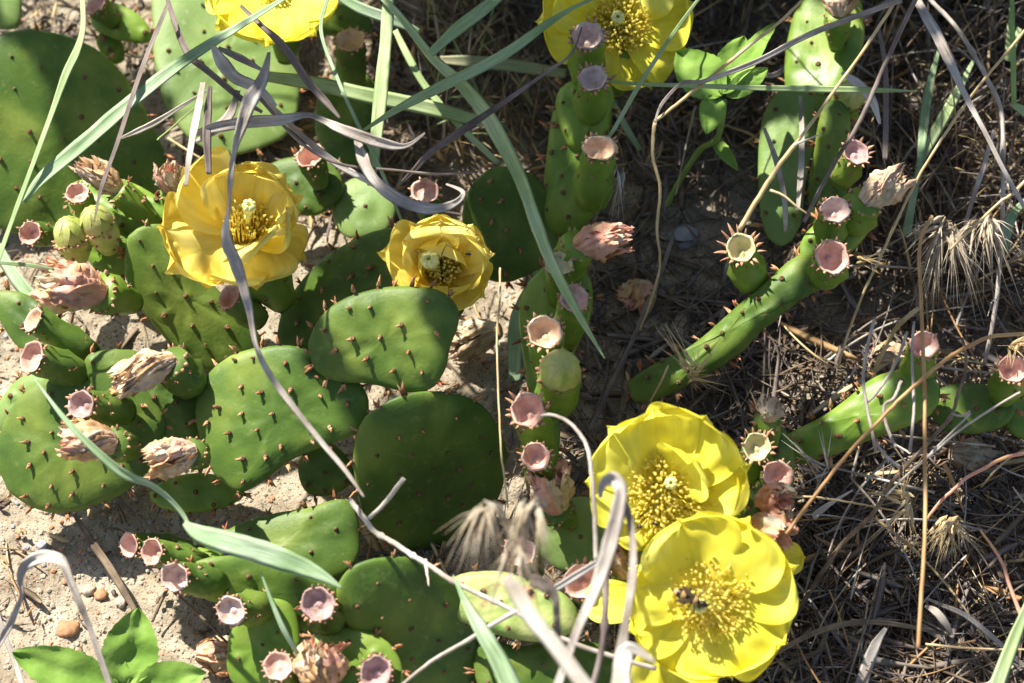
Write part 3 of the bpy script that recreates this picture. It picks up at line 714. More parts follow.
pad(p5, [(304, 650), (330, 628), (366, 630), (392, 646), (404, 672), (396, 700), (340, 706), (306, 690)], 88, (-.1, -.5, .86), th=9, m='pad_young', sp=26, seed=35, rimsp=26)
pad(p5, [(160, 556), (190, 546), (222, 556), (226, 576), (196, 584), (166, 574)], 48, (-.1, -.4, .9), th=8, m='pad_young', sp=24, seed=36, rimsp=24)
fruit(p5, (129, 545, 84), 11.5, (196, 552, 52), face=.4, br=.9, seed=25)
fruit(p5, (152, 552, 96), 12, (208, 566, 62), face=.5, br=.9, seed=26)
fruit(p5, (175, 577, 108), 13.5, (224, 584, 74), face=.55, br=.9, seed=27, ext=1.2)
fruit(p5, (231, 611, 104), 13.5, (268, 606, 74), face=.6, br=.95, seed=28)
fruit(p5, (318, 604, 140), 15, (334, 626, 96), face=.75, br=.9, seed=29, ext=1.3)
fruit(p5, (278, 666, 118), 13, (292, 690, 84), face=.5, br=.9, seed=30)
fruit(p5, (376, 672, 136), 14, (388, 694, 104), face=.7, br=.95, seed=31, ext=1.2)
fruit(p5, (318, 686, 110), 18, (326, 704, 86), face=.2, top='withered', wd=dict(to=(322, 642, 138), r=20, m='withered'), seed=32)
# ---- plant 6: mottled pad and the pads behind the lower flowers
p6 = plant(510, 600, 'yellowing prickly pear pad with a brown scar behind the bleached dry leaves')
pad(p6, [(438, 602), (446, 582), (470, 572), (506, 572), (540, 582), (570, 598), (580, 622), (556, 640), (520, 640), (484, 630), (452, 618)], 100, (-.1, -.45, .88), th=12, m='pad_mottled', sp=28, seed=40, rimsp=36, label='yellow and green mottled pad with a brown scar')
pad(p6, [(537, 530), (552, 510), (580, 496), (604, 506), (612, 536), (600, 564), (566, 572), (542, 556)], 78, (0, -.4, .9), th=9, m='pad_pale', sp=34, seed=41, rimsp=40)
pad(p6, [(480, 640), (520, 646), (566, 640), (610, 650), (616, 690), (560, 712), (500, 706), (476, 680)], 56, (0, -.4, .9), th=9, m='pad', sp=34, seed=42, rimsp=40)
fruit(p6, (520, 551, 130), 14, (538, 574, 90), face=.5, seed=33, ext=1.2)
fruit(p6, (582, 581, 140), 16, (596, 606, 92), face=.6, seed=34, ext=1.3)
fruit(p6, (556, 508, 120), 14, (572, 524, 90), face=.3, top='withered', wd=dict(to=(548, 470, 150), r=17, m='withered_pink', open=.9), seed=35)
fruit(p6, (626, 574, 120), 13, (634, 596, 86), face=.3, top='withered', wd=dict(to=(618, 542, 140), r=13, m='withered'), seed=36)
# ---- plant 7: the string of fruits down the centre
p7 = plant(545, 470, 'slender prickly pear strung with cups and one round yellow bud')
pad(p7, [(520, 300), (540, 270), (566, 262), (590, 276), (592, 312), (576, 350), (560, 392), (560, 440), (552, 480), (530, 488), (520, 450), (528, 400), (522, 350)], 92, (.1, -.5, .86), th=14, m='pad_young', sp=26, seed=45, rimsp=24)
fruit(p7, (559, 264, 176), 13, (560, 304, 120), face=.4, br=.8, cm='cup_green', m='pad_young', seed=37, ext=1.3)
fruit(p7, (574, 298, 176), 14, (566, 342, 120), face=.45, br=.8, m='pad_young', seed=38)
fruit(p7, (545, 332, 184), 16.5, (550, 384, 124), face=.5, br=.75, cm='cup_tan', m='pad_young', seed=39, ext=1.3)
fruit(p7, (560, 372, 178), 19, (556, 410, 124), face=.5, br=.8, top='bud', m='pad_young', seed=40)
fruit(p7, (528, 410, 176), 16, (544, 452, 120), face=.55, br=.75, m='pad_young', seed=41, ext=1.5)
fruit(p7, (536, 457, 160), 13, (546, 488, 110), face=.55, br=.8, m='pad_young', seed=42, ext=1.3)
fruit(p7, (580, 244, 178), 17, (560, 278, 130), face=.1, br=.8, top='withered', wd=dict(to=(622, 236, 196), r=15, m='withered_pink', open=.6), m='pad_young', seed=43)
# ---- plant 8: tall column at the top centre with the flower
p8 = plant(580, 240, 'upright prickly pear at the top centre topped by a wide lemon flower and three cups')
pad(p8, [(548, 230), (544, 196), (548, 150), (554, 108), (570, 84), (596, 84), (612, 100), (608, 140), (604, 180), (596, 214), (572, 236)], 120, (-.22, -.60, .76), th=20, m='pad_young', sp=25, seed=50, rimsp=28, areole='old')
pad(p8, [(556, 112), (560, 88), (580, 78), (606, 82), (614, 100), (606, 132), (592, 150), (570, 148)], 158, (-.2, -.55, .8), th=16, m='pad_young', sp=24, seed=51, rimsp=24)
fruit(p8, (588, 36, 226), 16, (586, 84, 168), face=.35, br=.9, m='pad_young', seed=44, ext=1.2)
fruit(p8, (593, 78, 226), 14, (590, 118, 172), face=.35, br=1.0, m='pad_young', seed=45, ext=1.5)
fruit(p8, (600, 148, 206), 16, (590, 206, 140), face=.3, br=1.0, cm='cup_tan', m='pad_young', seed=46, ext=1.3)
o8, fc, fd = fruit(p8, (626, 44, 176), 22, (608, 96, 130), top='flower', face=.2, m='pad_young', seed=47)
flower(P(617, 26, 182), (.05, -.38, .92), [(-176, 82, 84, 30, 8, .1), (-140, 66, 80, 22, 0, .1), (-96, 60, 74, 10, -14, .12), (-62, 68, 70, 12, -14, .12), (-24, 72, 84, 22, -2, .12),
       (16, 74, 84, 32, 8, .12), (60, 66, 80, 50, 30, .12), (110, 66, 80, 50, 30, .12), (150, 76, 84, 42, 18, .12)], o8, 'petal', (150, 34, 28, 'stamen'), 33, .92)
pistil(P(616, 28, 188), V((0, -.4, .9)).normalized(), 32, 7, o8)
# ---- plant 9: upper right, upright pads, fruits and the long arching pad
p9 = plant(800, 250, 'tall prickly pear with a long smooth pad arching down to the left')
pad(p9, [(786, 40), (800, 0), (830, -20), (858, -6), (864, 40), (850, 80), (846, 120), (832, 150), (806, 158), (792, 120), (784, 80)], 110, (-.3, -.3, .9), th=12, m='pad_young', sp=34, seed=52, rimsp=34)
pad(p9, [(762, 120), (782, 90), (808, 92), (816, 130), (806, 180), (800, 226), (782, 246), (764, 230), (758, 180)], 100, (-.2, -.3, .95), th=9, m='pad_pale', sp=34, seed=53, rimsp=40)
pad(p9, [(814, 150), (822, 110), (838, 100), (850, 116), (850, 160), (846, 200), (836, 236), (818, 240), (808, 200)], 126, (-.15, -.5, .86), th=13, m='pad', sp=24, seed=54, rimsp=26)
pad(p9, [(628, 384), (648, 368), (690, 346), (730, 312), (764, 284), (798, 256), (822, 262), (826, 284), (800, 302), (764, 330), (736, 356), (700, 378), (662, 398), (636, 402)], 104, (-.25, -.42, .87), th=15, m='pad', sp=27, seed=55, rimsp=17, areole='old', tub=1.3)
pad(p9, [(796, 262), (806, 232), (834, 208), (866, 204), (874, 220), (862, 240), (842, 262), (824, 284), (806, 284)], 148, (-.2, -.45, .88), th=13, m='pad_young', sp=24, seed=56, rimsp=24)
fruit(p9, (741, 248, 170), 14.5, (754, 286, 120), face=.5, br=1.0, cm='cup_green', m='pad_young', seed=48, ext=2.6)
fruit(p9, (835, 210, 190), 14, (828, 244, 150), face=.5, br=.9, m='pad_young', seed=49, ext=1.2)
fruit(p9, (832, 257, 190), 16, (824, 278, 150), face=.75, br=.95, m='pad_young', seed=50, ext=1.2)
fruit(p9, (856, 152, 190), 13, (840, 182, 146), face=.4, br=.9, m='pad_young', seed=51, ext=1.8)
fruit(p9, (866, 200, 188), 17, (850, 226, 154), face=.1, br=.95, top='withered', wd=dict(to=(904, 172, 206), r=15, m='withered_straw'), m='pad_young', seed=52)
fruit(p9, (838, 14, 170), 13, (836, 50, 130), face=.2, top='withered', wd=dict(to=(842, -14, 185), r=15, m='withered'), m='pad_young', seed=53)
fruit(p9, (850, 96, 160), 15, (836, 118, 128), face=.3, br=.95, top='bud', m='pad_young', seed=54)
# ---- plant 10: right hand pads running to the edge
p10 = plant(930, 420, 'prickly pear at the right edge with a bright pad crested by red brown spikes')
pad(p10, [(780, 452), (788, 434), (820, 418), (846, 400), (870, 380), (898, 370), (930, 374), (940, 392), (932, 414), (900, 430), (866, 442), (830, 456), (800, 464)], 96, (-.2, -.42, .88), th=15, m='pad_young', sp=27, seed=57, rimsp=17, areole='young')
pad(p10, [(930, 402), (944, 386), (978, 382), (1004, 392), (1016, 410), (1000, 428), (964, 434), (938, 426)], 76, (-.1, -.4, .9), th=12, m='pad', sp=30, seed=58, rimsp=26)
pad(p10, [(1000, 410), (1020, 398), (1050, 400), (1070, 420), (1050, 440), (1014, 436)], 62, (0, -.4, .9), th=10, m='pad_young', sp=30, seed=59, rimsp=26)
fruit(p10, (924, 345, 156), 14, (914, 386, 106), face=.45, br=.95, m='pad_young', seed=55, ext=1.2)
fruit(p10, (1013, 369, 130), 14, (1002, 398, 86), face=.5, br=.95, m='pad_young', seed=56, ext=1.3)
# ---- plant 11: the two big flowers and the fruits on their right
p11 = plant(740, 520, 'prickly pear with two large lemon yellow flowers open side by side')
pad(p11, [(730, 470), (744, 440), (764, 424), (786, 434), (792, 468), (784, 510), (770, 548), (740, 560), (716, 540), (716, 500)], 92, (.2, -.45, .85), th=13, m='pad', sp=24, seed=64, rimsp=22)
pad(p11, [(620, 520), (650, 486), (690, 486), (720, 520), (722, 580), (700, 630), (660, 640), (628, 600)], 70, (0, -.3, .95), th=12, m='pad', sp=30, seed=65, rimsp=30)
fruit(p11, (768, 418, 158), 12, (764, 448, 106), face=.35, br=.9, top='withered', wd=dict(to=(773, 398, 172), r=11, m='withered_straw'), m='pad_young', seed=57, ext=3.2)
fruit(p11, (757, 447, 160), 13, (756, 478, 112), face=.6, br=.9, cm='cup_green', m='pad_young', seed=58, ext=2.0)
fruit(p11, (778, 475, 150), 13.5, (766, 502, 110), face=.65, br=.85, m='pad', seed=59, ext=1.2)
fruit(p11, (762, 500, 150), 13, (752, 520, 112), face=.3, top='withered', wd=dict(to=(786, 500, 168), r=14, m='withered_pink', open=.9), seed=60)
fruit(p11, (758, 522, 152), 13, (744, 530, 112), face=.3, top='withered', wd=dict(to=(784, 540, 165), r=16, m='withered_pink', open=.9), seed=61)
oA, fc, fd = fruit(p11, (664, 484, 168), 24, (672, 530, 104), top='flower', face=.2, m='pad_young', seed=62)
flower(P(663, 491, 172), (0, -.36, .93), [(176, 80, 84, 34, 10, .12), (134, 88, 90, 42, 22, .12), (100, 88, 84, 46, 26, .10), (58, 90, 104, 44, 18, .10), (16, 88, 84, 32, 8, .12),
       (-20, 74, 70, 22, 4, .16), (-66, 58, 76, 12, -8, .1), (-112, 62, 80, 10, -8, .1), (-150, 70, 74, 18, 0, .12), (38, 62, 70, 64, 44, .18)],
       oA, 'petal', (230, 44, 26, 'stamen'), 34, .80)
pistil(P(668, 486, 178), V((0, -.4, .9)).normalized(), 30, 6, oA)
oB, fc, fd = fruit(p11, (706, 606, 150), 24, (694, 640, 92), top='flower', face=.4, m='pad_young', seed=63)
flower(P(708, 601, 160), (.02, -.46, .88), [(160, 80, 86, 20, 10, .10), (112, 88, 100, 26, 16, .08), (62, 88, 100, 24, 14, .08), (22, 88, 90, 16, 6, .10),
       (-26, 84, 104, 12, 2, .08), (-76, 74, 96, 10, 0, .10), (-124, 78, 92, 10, 0, .10), (-162, 80, 70, 14, 4, .10)],
       oB, 'petal', (110, 35, 19, 'stamen', 1.05), 35, .80)
pistil(P(703, 603, 164), V((-.2, -.5, .85)).normalized(), 20, 7, oB)
# separate petals folded out behind the lower flower
for i, (x, y, hh, ang, L, W) in enumerate([(676, 612, 138, -98, 66, 54), (668, 604, 138, 178, 66, 34), (742, 562, 140, 4, 50, 26)]):
    b = Buf(); n_ = V((0, -.4, .9)).normalized(); axx = RIGHT; ayy = n_.cross(axx)
    petal_mesh(b, P(x, y, hh), n_, axx*cos(radians(ang))+ayy*sin(radians(ang)), L, W, -4, -12, .1, 900+i)
    b.build('petal', [M['petal']], oB, org=P(x, y, hh))
# ================================================================== withered flowers fallen on the ground
for (a, b_, r, m, lab) in [((500, 330, 34), (452, 342, 12), 16, 'withered_straw', 'straw coloured fallen flower on the sunlit sand right of the front pad'),
        ((652, 286, 16), (628, 304, 10), 17, 'withered', 'fallen brown flower lying in the deep shade at the centre'),
        ((196, 652, 20), (236, 656, 14), 15, 'withered', 'tan fallen flower on the sand near the bottom left leaves'),
        ((950, 452, 20), (990, 462, 10), 16, 'withered_straw', 'pale fallen flower on the ground below the right edge pad'),
        ((872, 352, 14), (902, 362, 8), 14, 'withered', 'brown fallen flower in shade above the red spiked pad')]:
    c = P3(a); d = (P3(b_)-c); o = crumple(c, d.normalized(), d.length, r*U, int(a[0]), m, None, 'fallen_flower'); tag(o, lab, 'dried flower')

# ================================================================== green blades
G = 'grass blade'
blade('grass_blade', [(82, -8, 330), (83, 27, 325), (77, 50, 320), (66, 74, 310), (50, 118, 290), (20, 199, 262), (8, 232, 250), (-4, 266, 240)], [6, 6, 9, 9, 6, 5, 5, 5], 'blade', 'thin green grass blade curving down the far left edge over the huge pad', roll=15)
blade('grass_blade', [(24, 202, 258), (44, 176, 264), (94, 134, 275), (135, 98, 285), (188, 58, 295), (259, 14, 310), (300, -12, 315)], [4, 14, 17, 16, 13, 7, 5], 'blade_blue', 'broad blue green grass blade slanting across the huge upper left pad', roll=-20, fold=.25)
blade('grass_blade', [(-6, 262, 230), (28, 265, 226), (54, 269, 220)], [4, 4, 2], 'blade', 'very thin short green blade entering level at the left edge')
blade('grass_blade', [(-4, 248, 60), (20, 284, 62), (56, 322, 64), (96, 352, 60), (110, 362, 58)], [16, 17, 17, 14, 10], 'blade_blue', 'wide dark green blade running beneath the left fruits', roll=20)
blade('grass_blade', [(-6, 308, 60), (28, 305, 62), (46, 296, 60)], [11, 9, 3], 'blade_blue', 'short dark green blade stub poking in at the left edge')
blade('grass_blade', [(34, 378, 252), (64, 418, 246), (96, 451, 240), (124, 474, 230), (153, 486, 220), (178, 508, 205), (190, 528, 196), (196, 545, 185)], [1, 5, 8, 10, 7, 5, 4, 3], 'blade_blue', 'narrow blade with its tip over the round left pad, twisting to the sand', roll=[0, 0, 10, 20, 30, 20, 10, 0], fold=.3)
blade('grass_blade', [(184, 523, 198), (200, 534, 202), (230, 543, 206), (264, 553, 206), (300, 566, 202), (322, 576, 200), (342, 588, 196)], [5, 17, 21, 22, 18, 11, 2], 'blade_blue', 'short broad pale green blade lying across the low pads at the lower left', roll=-5, fold=.10)
blade('grass_blade', [(389, -10, 235), (386, 40, 230), (380, 100, 225), (375, 150, 210), (371, 186, 190)], [13, 14, 15, 12, 8], 'blade', 'straight pale green blade standing upright left of the top centre', roll=10)
blade('grass_blade', [(364, 130, 250), (396, 110, 258), (438, 88, 268), (500, 57, 280), (544, 26, 290), (571, 9, 294), (600, -4, 296)], [3, 8, 12, 12, 9, 5, 3], 'blade', 'long green blade rising to the right from the grey tangle to the top flower', roll=-15)
blade('grass_blade', [(374, -10, 240), (400, 16, 244), (432, 57, 250), (465, 88, 256), (492, 124, 262), (520, 178, 262), (537, 226, 258), (552, 264, 252), (576, 310, 242), (605, 359, 230)], [6, 8, 10, 14, 17, 14, 13, 11, 8, .8], 'blade', 'longest green blade arching from the top down to a point in the shade', roll=[0, 0, 5, 10, 15, 15, 10, 10, 5, 0], fold=.22)
blade('grass_blade', [(430, 54, 262), (456, 30, 268), (482, 10, 274), (505, -10, 278)], [9, 14, 14, 12], 'blade', 'broad pale green blade leaning right at the top edge', roll=-10)
blade('grass_blade', [(264, 76, 130), (317, 84, 134), (370, 96, 138), (430, 108, 140), (482, 122, 138)], [12, 16, 17, 17, 12], 'blade', 'wide pale green blade lying level behind the grey tangle', roll=10, fold=.12)
blade('grass_blade', [(440, 60, 110), (480, 62, 116), (530, 68, 122), (566, 74, 124)], [10, 14, 14, 11], 'blade_pink', 'blade flushed with pink lying level behind the top centre column', roll=5)
blade('grass_blade', [(596, 80, 190), (641, 84, 200), (700, 86, 210), (760, 88, 222), (820, 89, 232), (870, 90, 240), (918, 91, 246)], [2, 4, 5, 6, 7, 6, .8], 'blade', 'level green blade pointing right from the top flower to the dry stems', roll=10)
blade('grass_blade', [(604, 140, 200), (613, 131, 204), (641, 82, 220), (678, 27, 236), (704, -8, 244)], [2, 4, 5, 4, 3], 'blade', 'thin green blade crossing the right petals of the top centre flower', roll=10)
blade('grass_blade', [(330, -8, 262), (321, 30, 256), (337, 77, 248), (356, 120, 238), (380, 168, 215), (402, 222, 180)], [4, 4, 4, 4, 4, 3], 'blade_blue', 'wavy thread thin green blade hanging beside the small tan cup', roll=0)
blade('grass_blade', [(940, 46, 120), (930, 84, 118), (925, 114, 114), (920, 162, 104), (914, 192, 96), (906, 236, 80)], [3, 9, 11, 8, 8, 11], 'blade_blue', 'upright blue green blade in the dry stems at the upper right', roll=15)
blade('grass_blade', [(974, 60, 112), (949, 108, 110), (930, 142, 106), (916, 170, 100)], [4, 12, 12, 5], 'blade', 'leaning pale green blade joining the upright one at the upper right', roll=5)
blade('grass_blade', [(1012, -8, 180), (1013, 50, 170), (1014, 104, 158)], [5, 6, 6], 'stemgreen', 'green stalk hanging in at the top right corner', cat='grass stalk')
blade('grass_blade', [(1012, 104, 158), (1032, 116, 150), (1050, 132, 140)], [6, 14, 8], 'blade', 'small green blade at the right edge below the corner stalk', roll=0)
blade('grass_blade', [(1030, 600, 150), (1014, 640, 146), (994, 694, 140)], [7, 13, 15], 'blade', 'green blade leaning in the bottom right corner', roll=0)
blade('grass_blade', [(453, 575, 210), (466, 602, 214), (481, 629, 216), (498, 658, 212), (516, 696, 205)], [1, 8, 14, 18, 20], 'blade_blue', 'dark green blade with a brown tip at the bottom centre', roll=-25, fold=.3)
blade('grass_blade', [(261, 573, 190), (272, 602, 180), (284, 630, 168), (298, 654, 150)], [.8, 4, 5, 4], 'blade_blue', 'small pointed green blade standing between the bottom pink cups')
blade('grass_blade', [(538, 270, 40), (526, 300, 44), (517, 326, 46), (515, 380, 40)], [8, 17, 19, 14], 'blade_blue', 'dull green wide blade in shadow left of the fruit string', roll=15)
blade('grass_blade', [(395, 30, 150), (410, 60, 148), (428, 90, 140), (462, 128, 130), (499, 164, 120)], [7, 8, 8, 8, 6], 'blade', 'green blade behind the crossing blades at the top', roll=5)
blade('grass_blade', [(336, -6, 200), (360, 8, 196), (392, 20, 190), (420, 32, 180)], [10, 12, 12, 6], 'blade_blue', 'dark green blade leaning in at the top edge beside the straight blade', roll=5)
blade('grass_blade', [(640, 150, 40), (622, 120, 60), (610, 90, 80), (634, 66, 110)], [6, 8, 8, 5], 'blade_blue', 'green blade in the shadow under the top centre flower', roll=5)
blade('grass_blade', [(1020, 28, 120), (1008, 60, 118), (1012, 0, 110)], [6, 7, 5], 'blade', 'short green blade at the top right corner', roll=5)
blade('grass_blade', [(1030, 196, 90), (1010, 220, 96), (1004, 252, 90)], [4, 12, 10], 'blade_blue', 'blue green blade at the right edge behind a dry stem', roll=5)
stem('green_stalk', [(540, 640, 60), (534, 662, 40), (530, 694, 10)], [6, 6], 'stemgreen', 'thick pale green stalk at the bottom behind the bleached leaf', 'green stalk')

# ================================================================== dry leaves and stems
D = 'dry leaf'
blade('dry_leaf', [(168, 4, 300), (152, 42, 296), (135, 88, 290), (118, 141, 280), (101, 189, 268), (94, 222, 258)], [6, 7, 7, 6, 5, 2], 'dark', 'dark grey dry blade hanging over the right half of the huge pad', D, roll=30, fold=.3)
blade('dry_leaf', [(166, -6, 280), (178, 32, 282), (190, 56, 284), (209, 72, 284), (243, 100, 280), (262, 112, 276)], [5, 8, 9, 8, 7, 4], 'dark', 'dark brown sheathed stalk leaning at the upper left', D, roll=20, fold=.3)
blade('dry_leaf', [(269, 52, 330), (262, 80, 330), (250, 101, 330), (242, 124, 328), (233, 158, 322), (229, 200, 312), (226, 237, 305), (236, 264, 300), (248, 304, 294), (256, 345, 288), (270, 375, 282), (298, 413, 274), (327, 449, 266), (345, 470, 262), (364, 497, 258)],
      [4, 14, 17, 14, 8, 8, 13, 14, 9, 6, 7, 7, 6, 5, 2], 'grey', 'long twisted grey leaf curling over the upper left flower and down across the pads', D, roll=[20, 10, -10, -30, -50, 60, 20, -10, -20, -40, 10, 20, 20, 10, 0], fold=.22)
blade('dry_leaf', [(240, 5, 300), (262, 26, 304), (284, 47, 306), (307, 80, 304), (326, 102, 300), (340, 118, 296)], [4, 7, 10, 10, 8, 3], 'dark', 'brown folded dry blade above the grey tangle at the top', D, roll=25, fold=.35)
blade('dry_leaf', [(190, 136, 268), (214, 128, 276), (250, 122, 284), (280, 120, 288), (307, 115, 292), (325, 121, 294), (344, 130, 296), (378, 142, 296), (405, 146, 294), (425, 133, 296)], [4, 12, 14, 13, 8, 8, 12, 13, 6, 2], 'grey', 'level grey leaf with a hooked end in the middle of the tangle', D, roll=[0, 10, 20, 10, -30, -20, 0, 10, 0, 0], fold=.25)
blade('dry_leaf', [(252, 88, 270), (294, 128, 270), (334, 162, 262), (375, 185, 252), (396, 204, 246)], [6, 7, 8, 7, 5], 'grey', 'grey blade slanting under the tangle towards the hooked leaf', D, roll=15)
blade('dry_leaf', [(356, 136, 282), (362, 156, 282), (374, 180, 280), (402, 201, 276), (432, 209, 272), (455, 203, 270), (463, 192, 268), (446, 184, 262)], [5, 14, 14, 15, 13, 8, 5, 2], 'grey', 'grey leaf curling in a hook around the cup above the ruffled flower', D, roll=[0, 20, 30, -10, -20, 0, 10, 0], fold=.25)
blade('dry_leaf', [(400, 184, 250), (416, 168, 258), (432, 151, 264), (466, 128, 270), (510, 98, 276), (544, 74, 282), (571, 54, 286), (582, 27, 288)], [3, 6, 8, 9, 6, 4, 3, 2], 'dark', 'dark purple grey stem rising right from the tangle to the top cup', D, roll=20)
blade('dry_leaf', [(203, 82, 285), (199, 104, 282), (194, 130, 276), (189, 158, 268), (186, 186, 258)], [7, 10, 10, 8, 5], 'grey', 'grey leaf hanging straight down, left of a pair above the flower', D, roll=25)
blade('dry_leaf', [(210, 86, 283), (208, 112, 278), (207, 140, 272), (209, 174, 262)], [5, 9, 10, 6], 'dark', 'darker leaf hanging straight down, right of a pair above the flower', D, roll=-20)
blade('dry_leaf', [(238, 90, 276), (230, 114, 274), (214, 130, 270), (196, 142, 262)], [6, 11, 11, 4], 'grey', 'short curved grey leaf beside the hanging pair', D, roll=10)
blade('dry_leaf', [(213, 46, 300), (222, 62, 302), (236, 78, 300), (258, 88, 298), (276, 106, 290)], [6, 15, 15, 11, 4], 'pale', 'wide bleached leaf at the heart of the upper left tangle', D, roll=-15)
blade('dry_leaf', [(218, 48, 294), (240, 58, 292), (262, 70, 288)], [5, 9, 4], 'grey', 'short grey leaf lying along the bleached one in the tangle', D, roll=-15)
stem('dry_stalk', [(256, 94, 278), (300, 142, 272), (340, 164, 266), (392, 170, 262), (440, 174, 258), (478, 172, 250)], [2.2, 1.2], 'dark', 'thin dark stem running level under the tangle', 'dry stalk')
blade('dry_leaf', [(121, 138, 200), (140, 130, 204), (158, 121, 206), (188, 102, 210), (208, 90, 210)], [3, 7, 7, 4, 2], 'pale', 'bleached flat straw crossing the edge of the huge pad', D, roll=10)
stem('straw', [(157, 140, 180), (176, 124, 184), (196, 106, 190)], [1.1, .7], 'stemgreen', 'short greenish straw beside the bleached flat straw', 'straw')
stem('straw', [(168, 138, 100), (190, 152, 98), (214, 166, 94)], [1.8, 1.4], 'straw', 'pale straw ending at the top of the upper left flower', 'straw')
blade('dry_leaf', [(-4, 648, 150), (8, 628, 160), (16, 610, 170), (22, 594, 176), (20, 580, 182), (25, 566, 188), (44, 556, 192), (62, 562, 192), (71, 582, 186), (80, 604, 176), (92, 634, 158), (112, 692, 130)],
      [7, 8, 7, 6, 8, 12, 15, 13, 8, 8, 7, 7], 'grey', 'grey dry leaf looping over in an arch at the lower left corner', D, roll=[0, 10, 30, 50, 40, 20, -30, -40, -20, 10, 20, 10], fold=.3)
blade('dry_leaf', [(-4, 610, 70), (4, 634, 62), (12, 654, 56), (24, 692, 44)], [6, 7, 7, 7], 'grey', 'dry stalk slanting down at the far left bottom corner', D, roll=10)
blade('dry_stick', [(74, 514, 30), (90, 540, 26), (107, 564, 22), (124, 592, 18), (138, 616, 14)], [4, 8, 8, 7, 4], 'brown', 'brown flattened stick lying on the sand below the round left pad', 'stick', roll=10)
stem('dry_stalk', [(174, 592, 50), (196, 612, 46), (213, 628, 42), (234, 650, 36), (254, 670, 30)], [1.8, 1.4], 'brown', 'thin brown stem lying on sand left of the lone pink cup', 'dry stalk')
stem('dry_stalk', [(167, 589, 20), (160, 604, 14), (152, 622, 8)], [2.2, 1.8], 'brown', 'short brown stub beside the serrated leaves', 'dry stalk')
stem('twig', [(404, 478, 170), (392, 494, 166), (380, 508, 160), (369, 518, 154)], [3.0, 2.4], 'pale', 'short pale broken twig in front of the darkest pad', 'twig')
stem('twig', [(350, 500, 140), (364, 518, 146), (375, 532, 150), (394, 543, 152), (410, 554, 154), (430, 566, 156), (449, 579, 158), (470, 590, 158), (485, 597, 158), (515, 612, 158), (553, 634, 156), (592, 650, 152), (656, 669, 146)], [3.2, 2.6], 'pale', 'long whitish knobbly twig running down right across the lower pads', 'twig', knob=(.2, .35, .52, .7))
stem('twig', [(425, 560, 155), (427, 572, 158), (429, 586, 162)], [2.4, .9], 'pale', 'tiny pale side shoot on the long whitish twig', 'twig')
stem('dry_stalk', [(518, 610, 190), (490, 626, 186), (463, 643, 180), (430, 662, 174), (396, 690, 164)], [2.8, 1.6], 'pale', 'pale stem slanting down left across the bottom dark pad', 'dry stalk')
blade('dry_leaf', [(506, 576, 430), (516, 592, 428), (532, 618, 424), (550, 640, 420), (568, 664, 416), (590, 694, 410)], [10, 16, 15, 14, 15, 16], 'pale', 'bleached curved leaf nearest the viewer at the bottom centre', D, roll=10, fold=.15)
blade('dry_leaf', [(530, 580, 330), (546, 586, 332), (555, 598, 326), (557, 620, 316), (559, 664, 300)], [12, 14, 9, 7, 6], 'dark', 'dark bent leaf tip behind the bleached curved leaf', D, roll=[20, 10, 30, 30, 20])
blade('dry_leaf', [(600, 498, 372), (603, 484, 376), (613, 479, 378), (621, 490, 376), (618, 512, 372), (611, 540, 366), (602, 570, 358), (592, 597, 350), (576, 634, 338), (556, 690, 320)], [6, 12, 14, 13, 15, 15, 13, 10, 8, 8], 'grey', 'tall folded grey leaf standing in front of the lower flowers', D, roll=[40, 40, 10, -20, -10, 5, 10, 15, 20, 20], fold=.22)
blade('dry_leaf', [(620, 488, 368), (628, 512, 364), (633, 547, 358), (632, 582, 350), (626, 620, 340), (622, 650, 330), (616, 696, 318)], [5, 7, 7, 8, 8, 12, 14], 'grey', 'grey stem descending left of the lowest flower centre', D, roll=20)
stem('dry_stalk', [(607, 560, 250), (606, 590, 246), (603, 643, 238), (590, 696, 226)], [3.2, 3.4], 'dark', 'brown jointed stem standing at the bottom beside the grey leaf', 'dry stalk', knob=(.6,))
stem('dry_stalk', [(540, 416, 260), (552, 415, 264), (567, 421, 266), (580, 434, 266), (588, 450, 264), (592, 476, 258), (595, 520, 248), (596, 560, 238)], [1.6, 2.6], 'grey', 'pinkish grey stem arching over from the fruit string to the lower flowers', 'dry stalk')
blade('dry_leaf', [(655, 662, 350), (636, 650, 356), (626, 652, 360), (622, 670, 362), (622, 696, 362)], [3, 10, 15, 17, 18], 'pale', 'blurred bleached leaf tip at the bottom below the lowest flower', D, roll=15)
blade('dry_leaf', [(553, 590, 216), (574, 577, 220), (598, 562, 224)], [7, 8, 6], 'pale', 'short pale straw piece beside the lone pink cup at the bottom', D, roll=10)
stem('straw', [(768, 32, 262), (760, 37, 262), (702, 84, 248), (672, 108, 240), (655, 121, 236)], [2.2, 2.0], 'straw', 'straw coloured stem bending down left of the serrated green leaves', 'straw')
stem('straw', [(655, 121, 236), (653, 140, 226), (653, 158, 218), (660, 188, 200), (657, 230, 170), (660, 264, 140), (650, 304, 100), (640, 330, 70)], [2.4, 1.2], 'straw', 'thin straw dropping into the shade right of the top column', 'straw')
stem('straw', [(760, 37, 262), (782, 20, 268), (808, -6, 274)], [1.6, 1.8], 'straw', 'straw piece leaning at the top edge above the green leaves', 'straw')
blade('dry_leaf', [(655, 122, 242), (662, 104, 246), (682, 83, 250), (700, 82, 252), (719, 76, 256), (760, 60, 262), (804, 37, 270), (851, 18, 276), (902, 0, 280)], [2, 4, 4, 5, 6, 7, 7, 7, 6], 'grey', 'purple grey blade sweeping from the green leaves to the top edge', D, roll=15)
stem('dry_stalk', [(894, 4, 300), (878, 28, 296), (861, 54, 292), (834, 91, 286), (815, 118, 280), (797, 142, 276)], [1.9, 1.9], 'straw', 'bright golden stem slanting down from the top right', 'dry stalk')
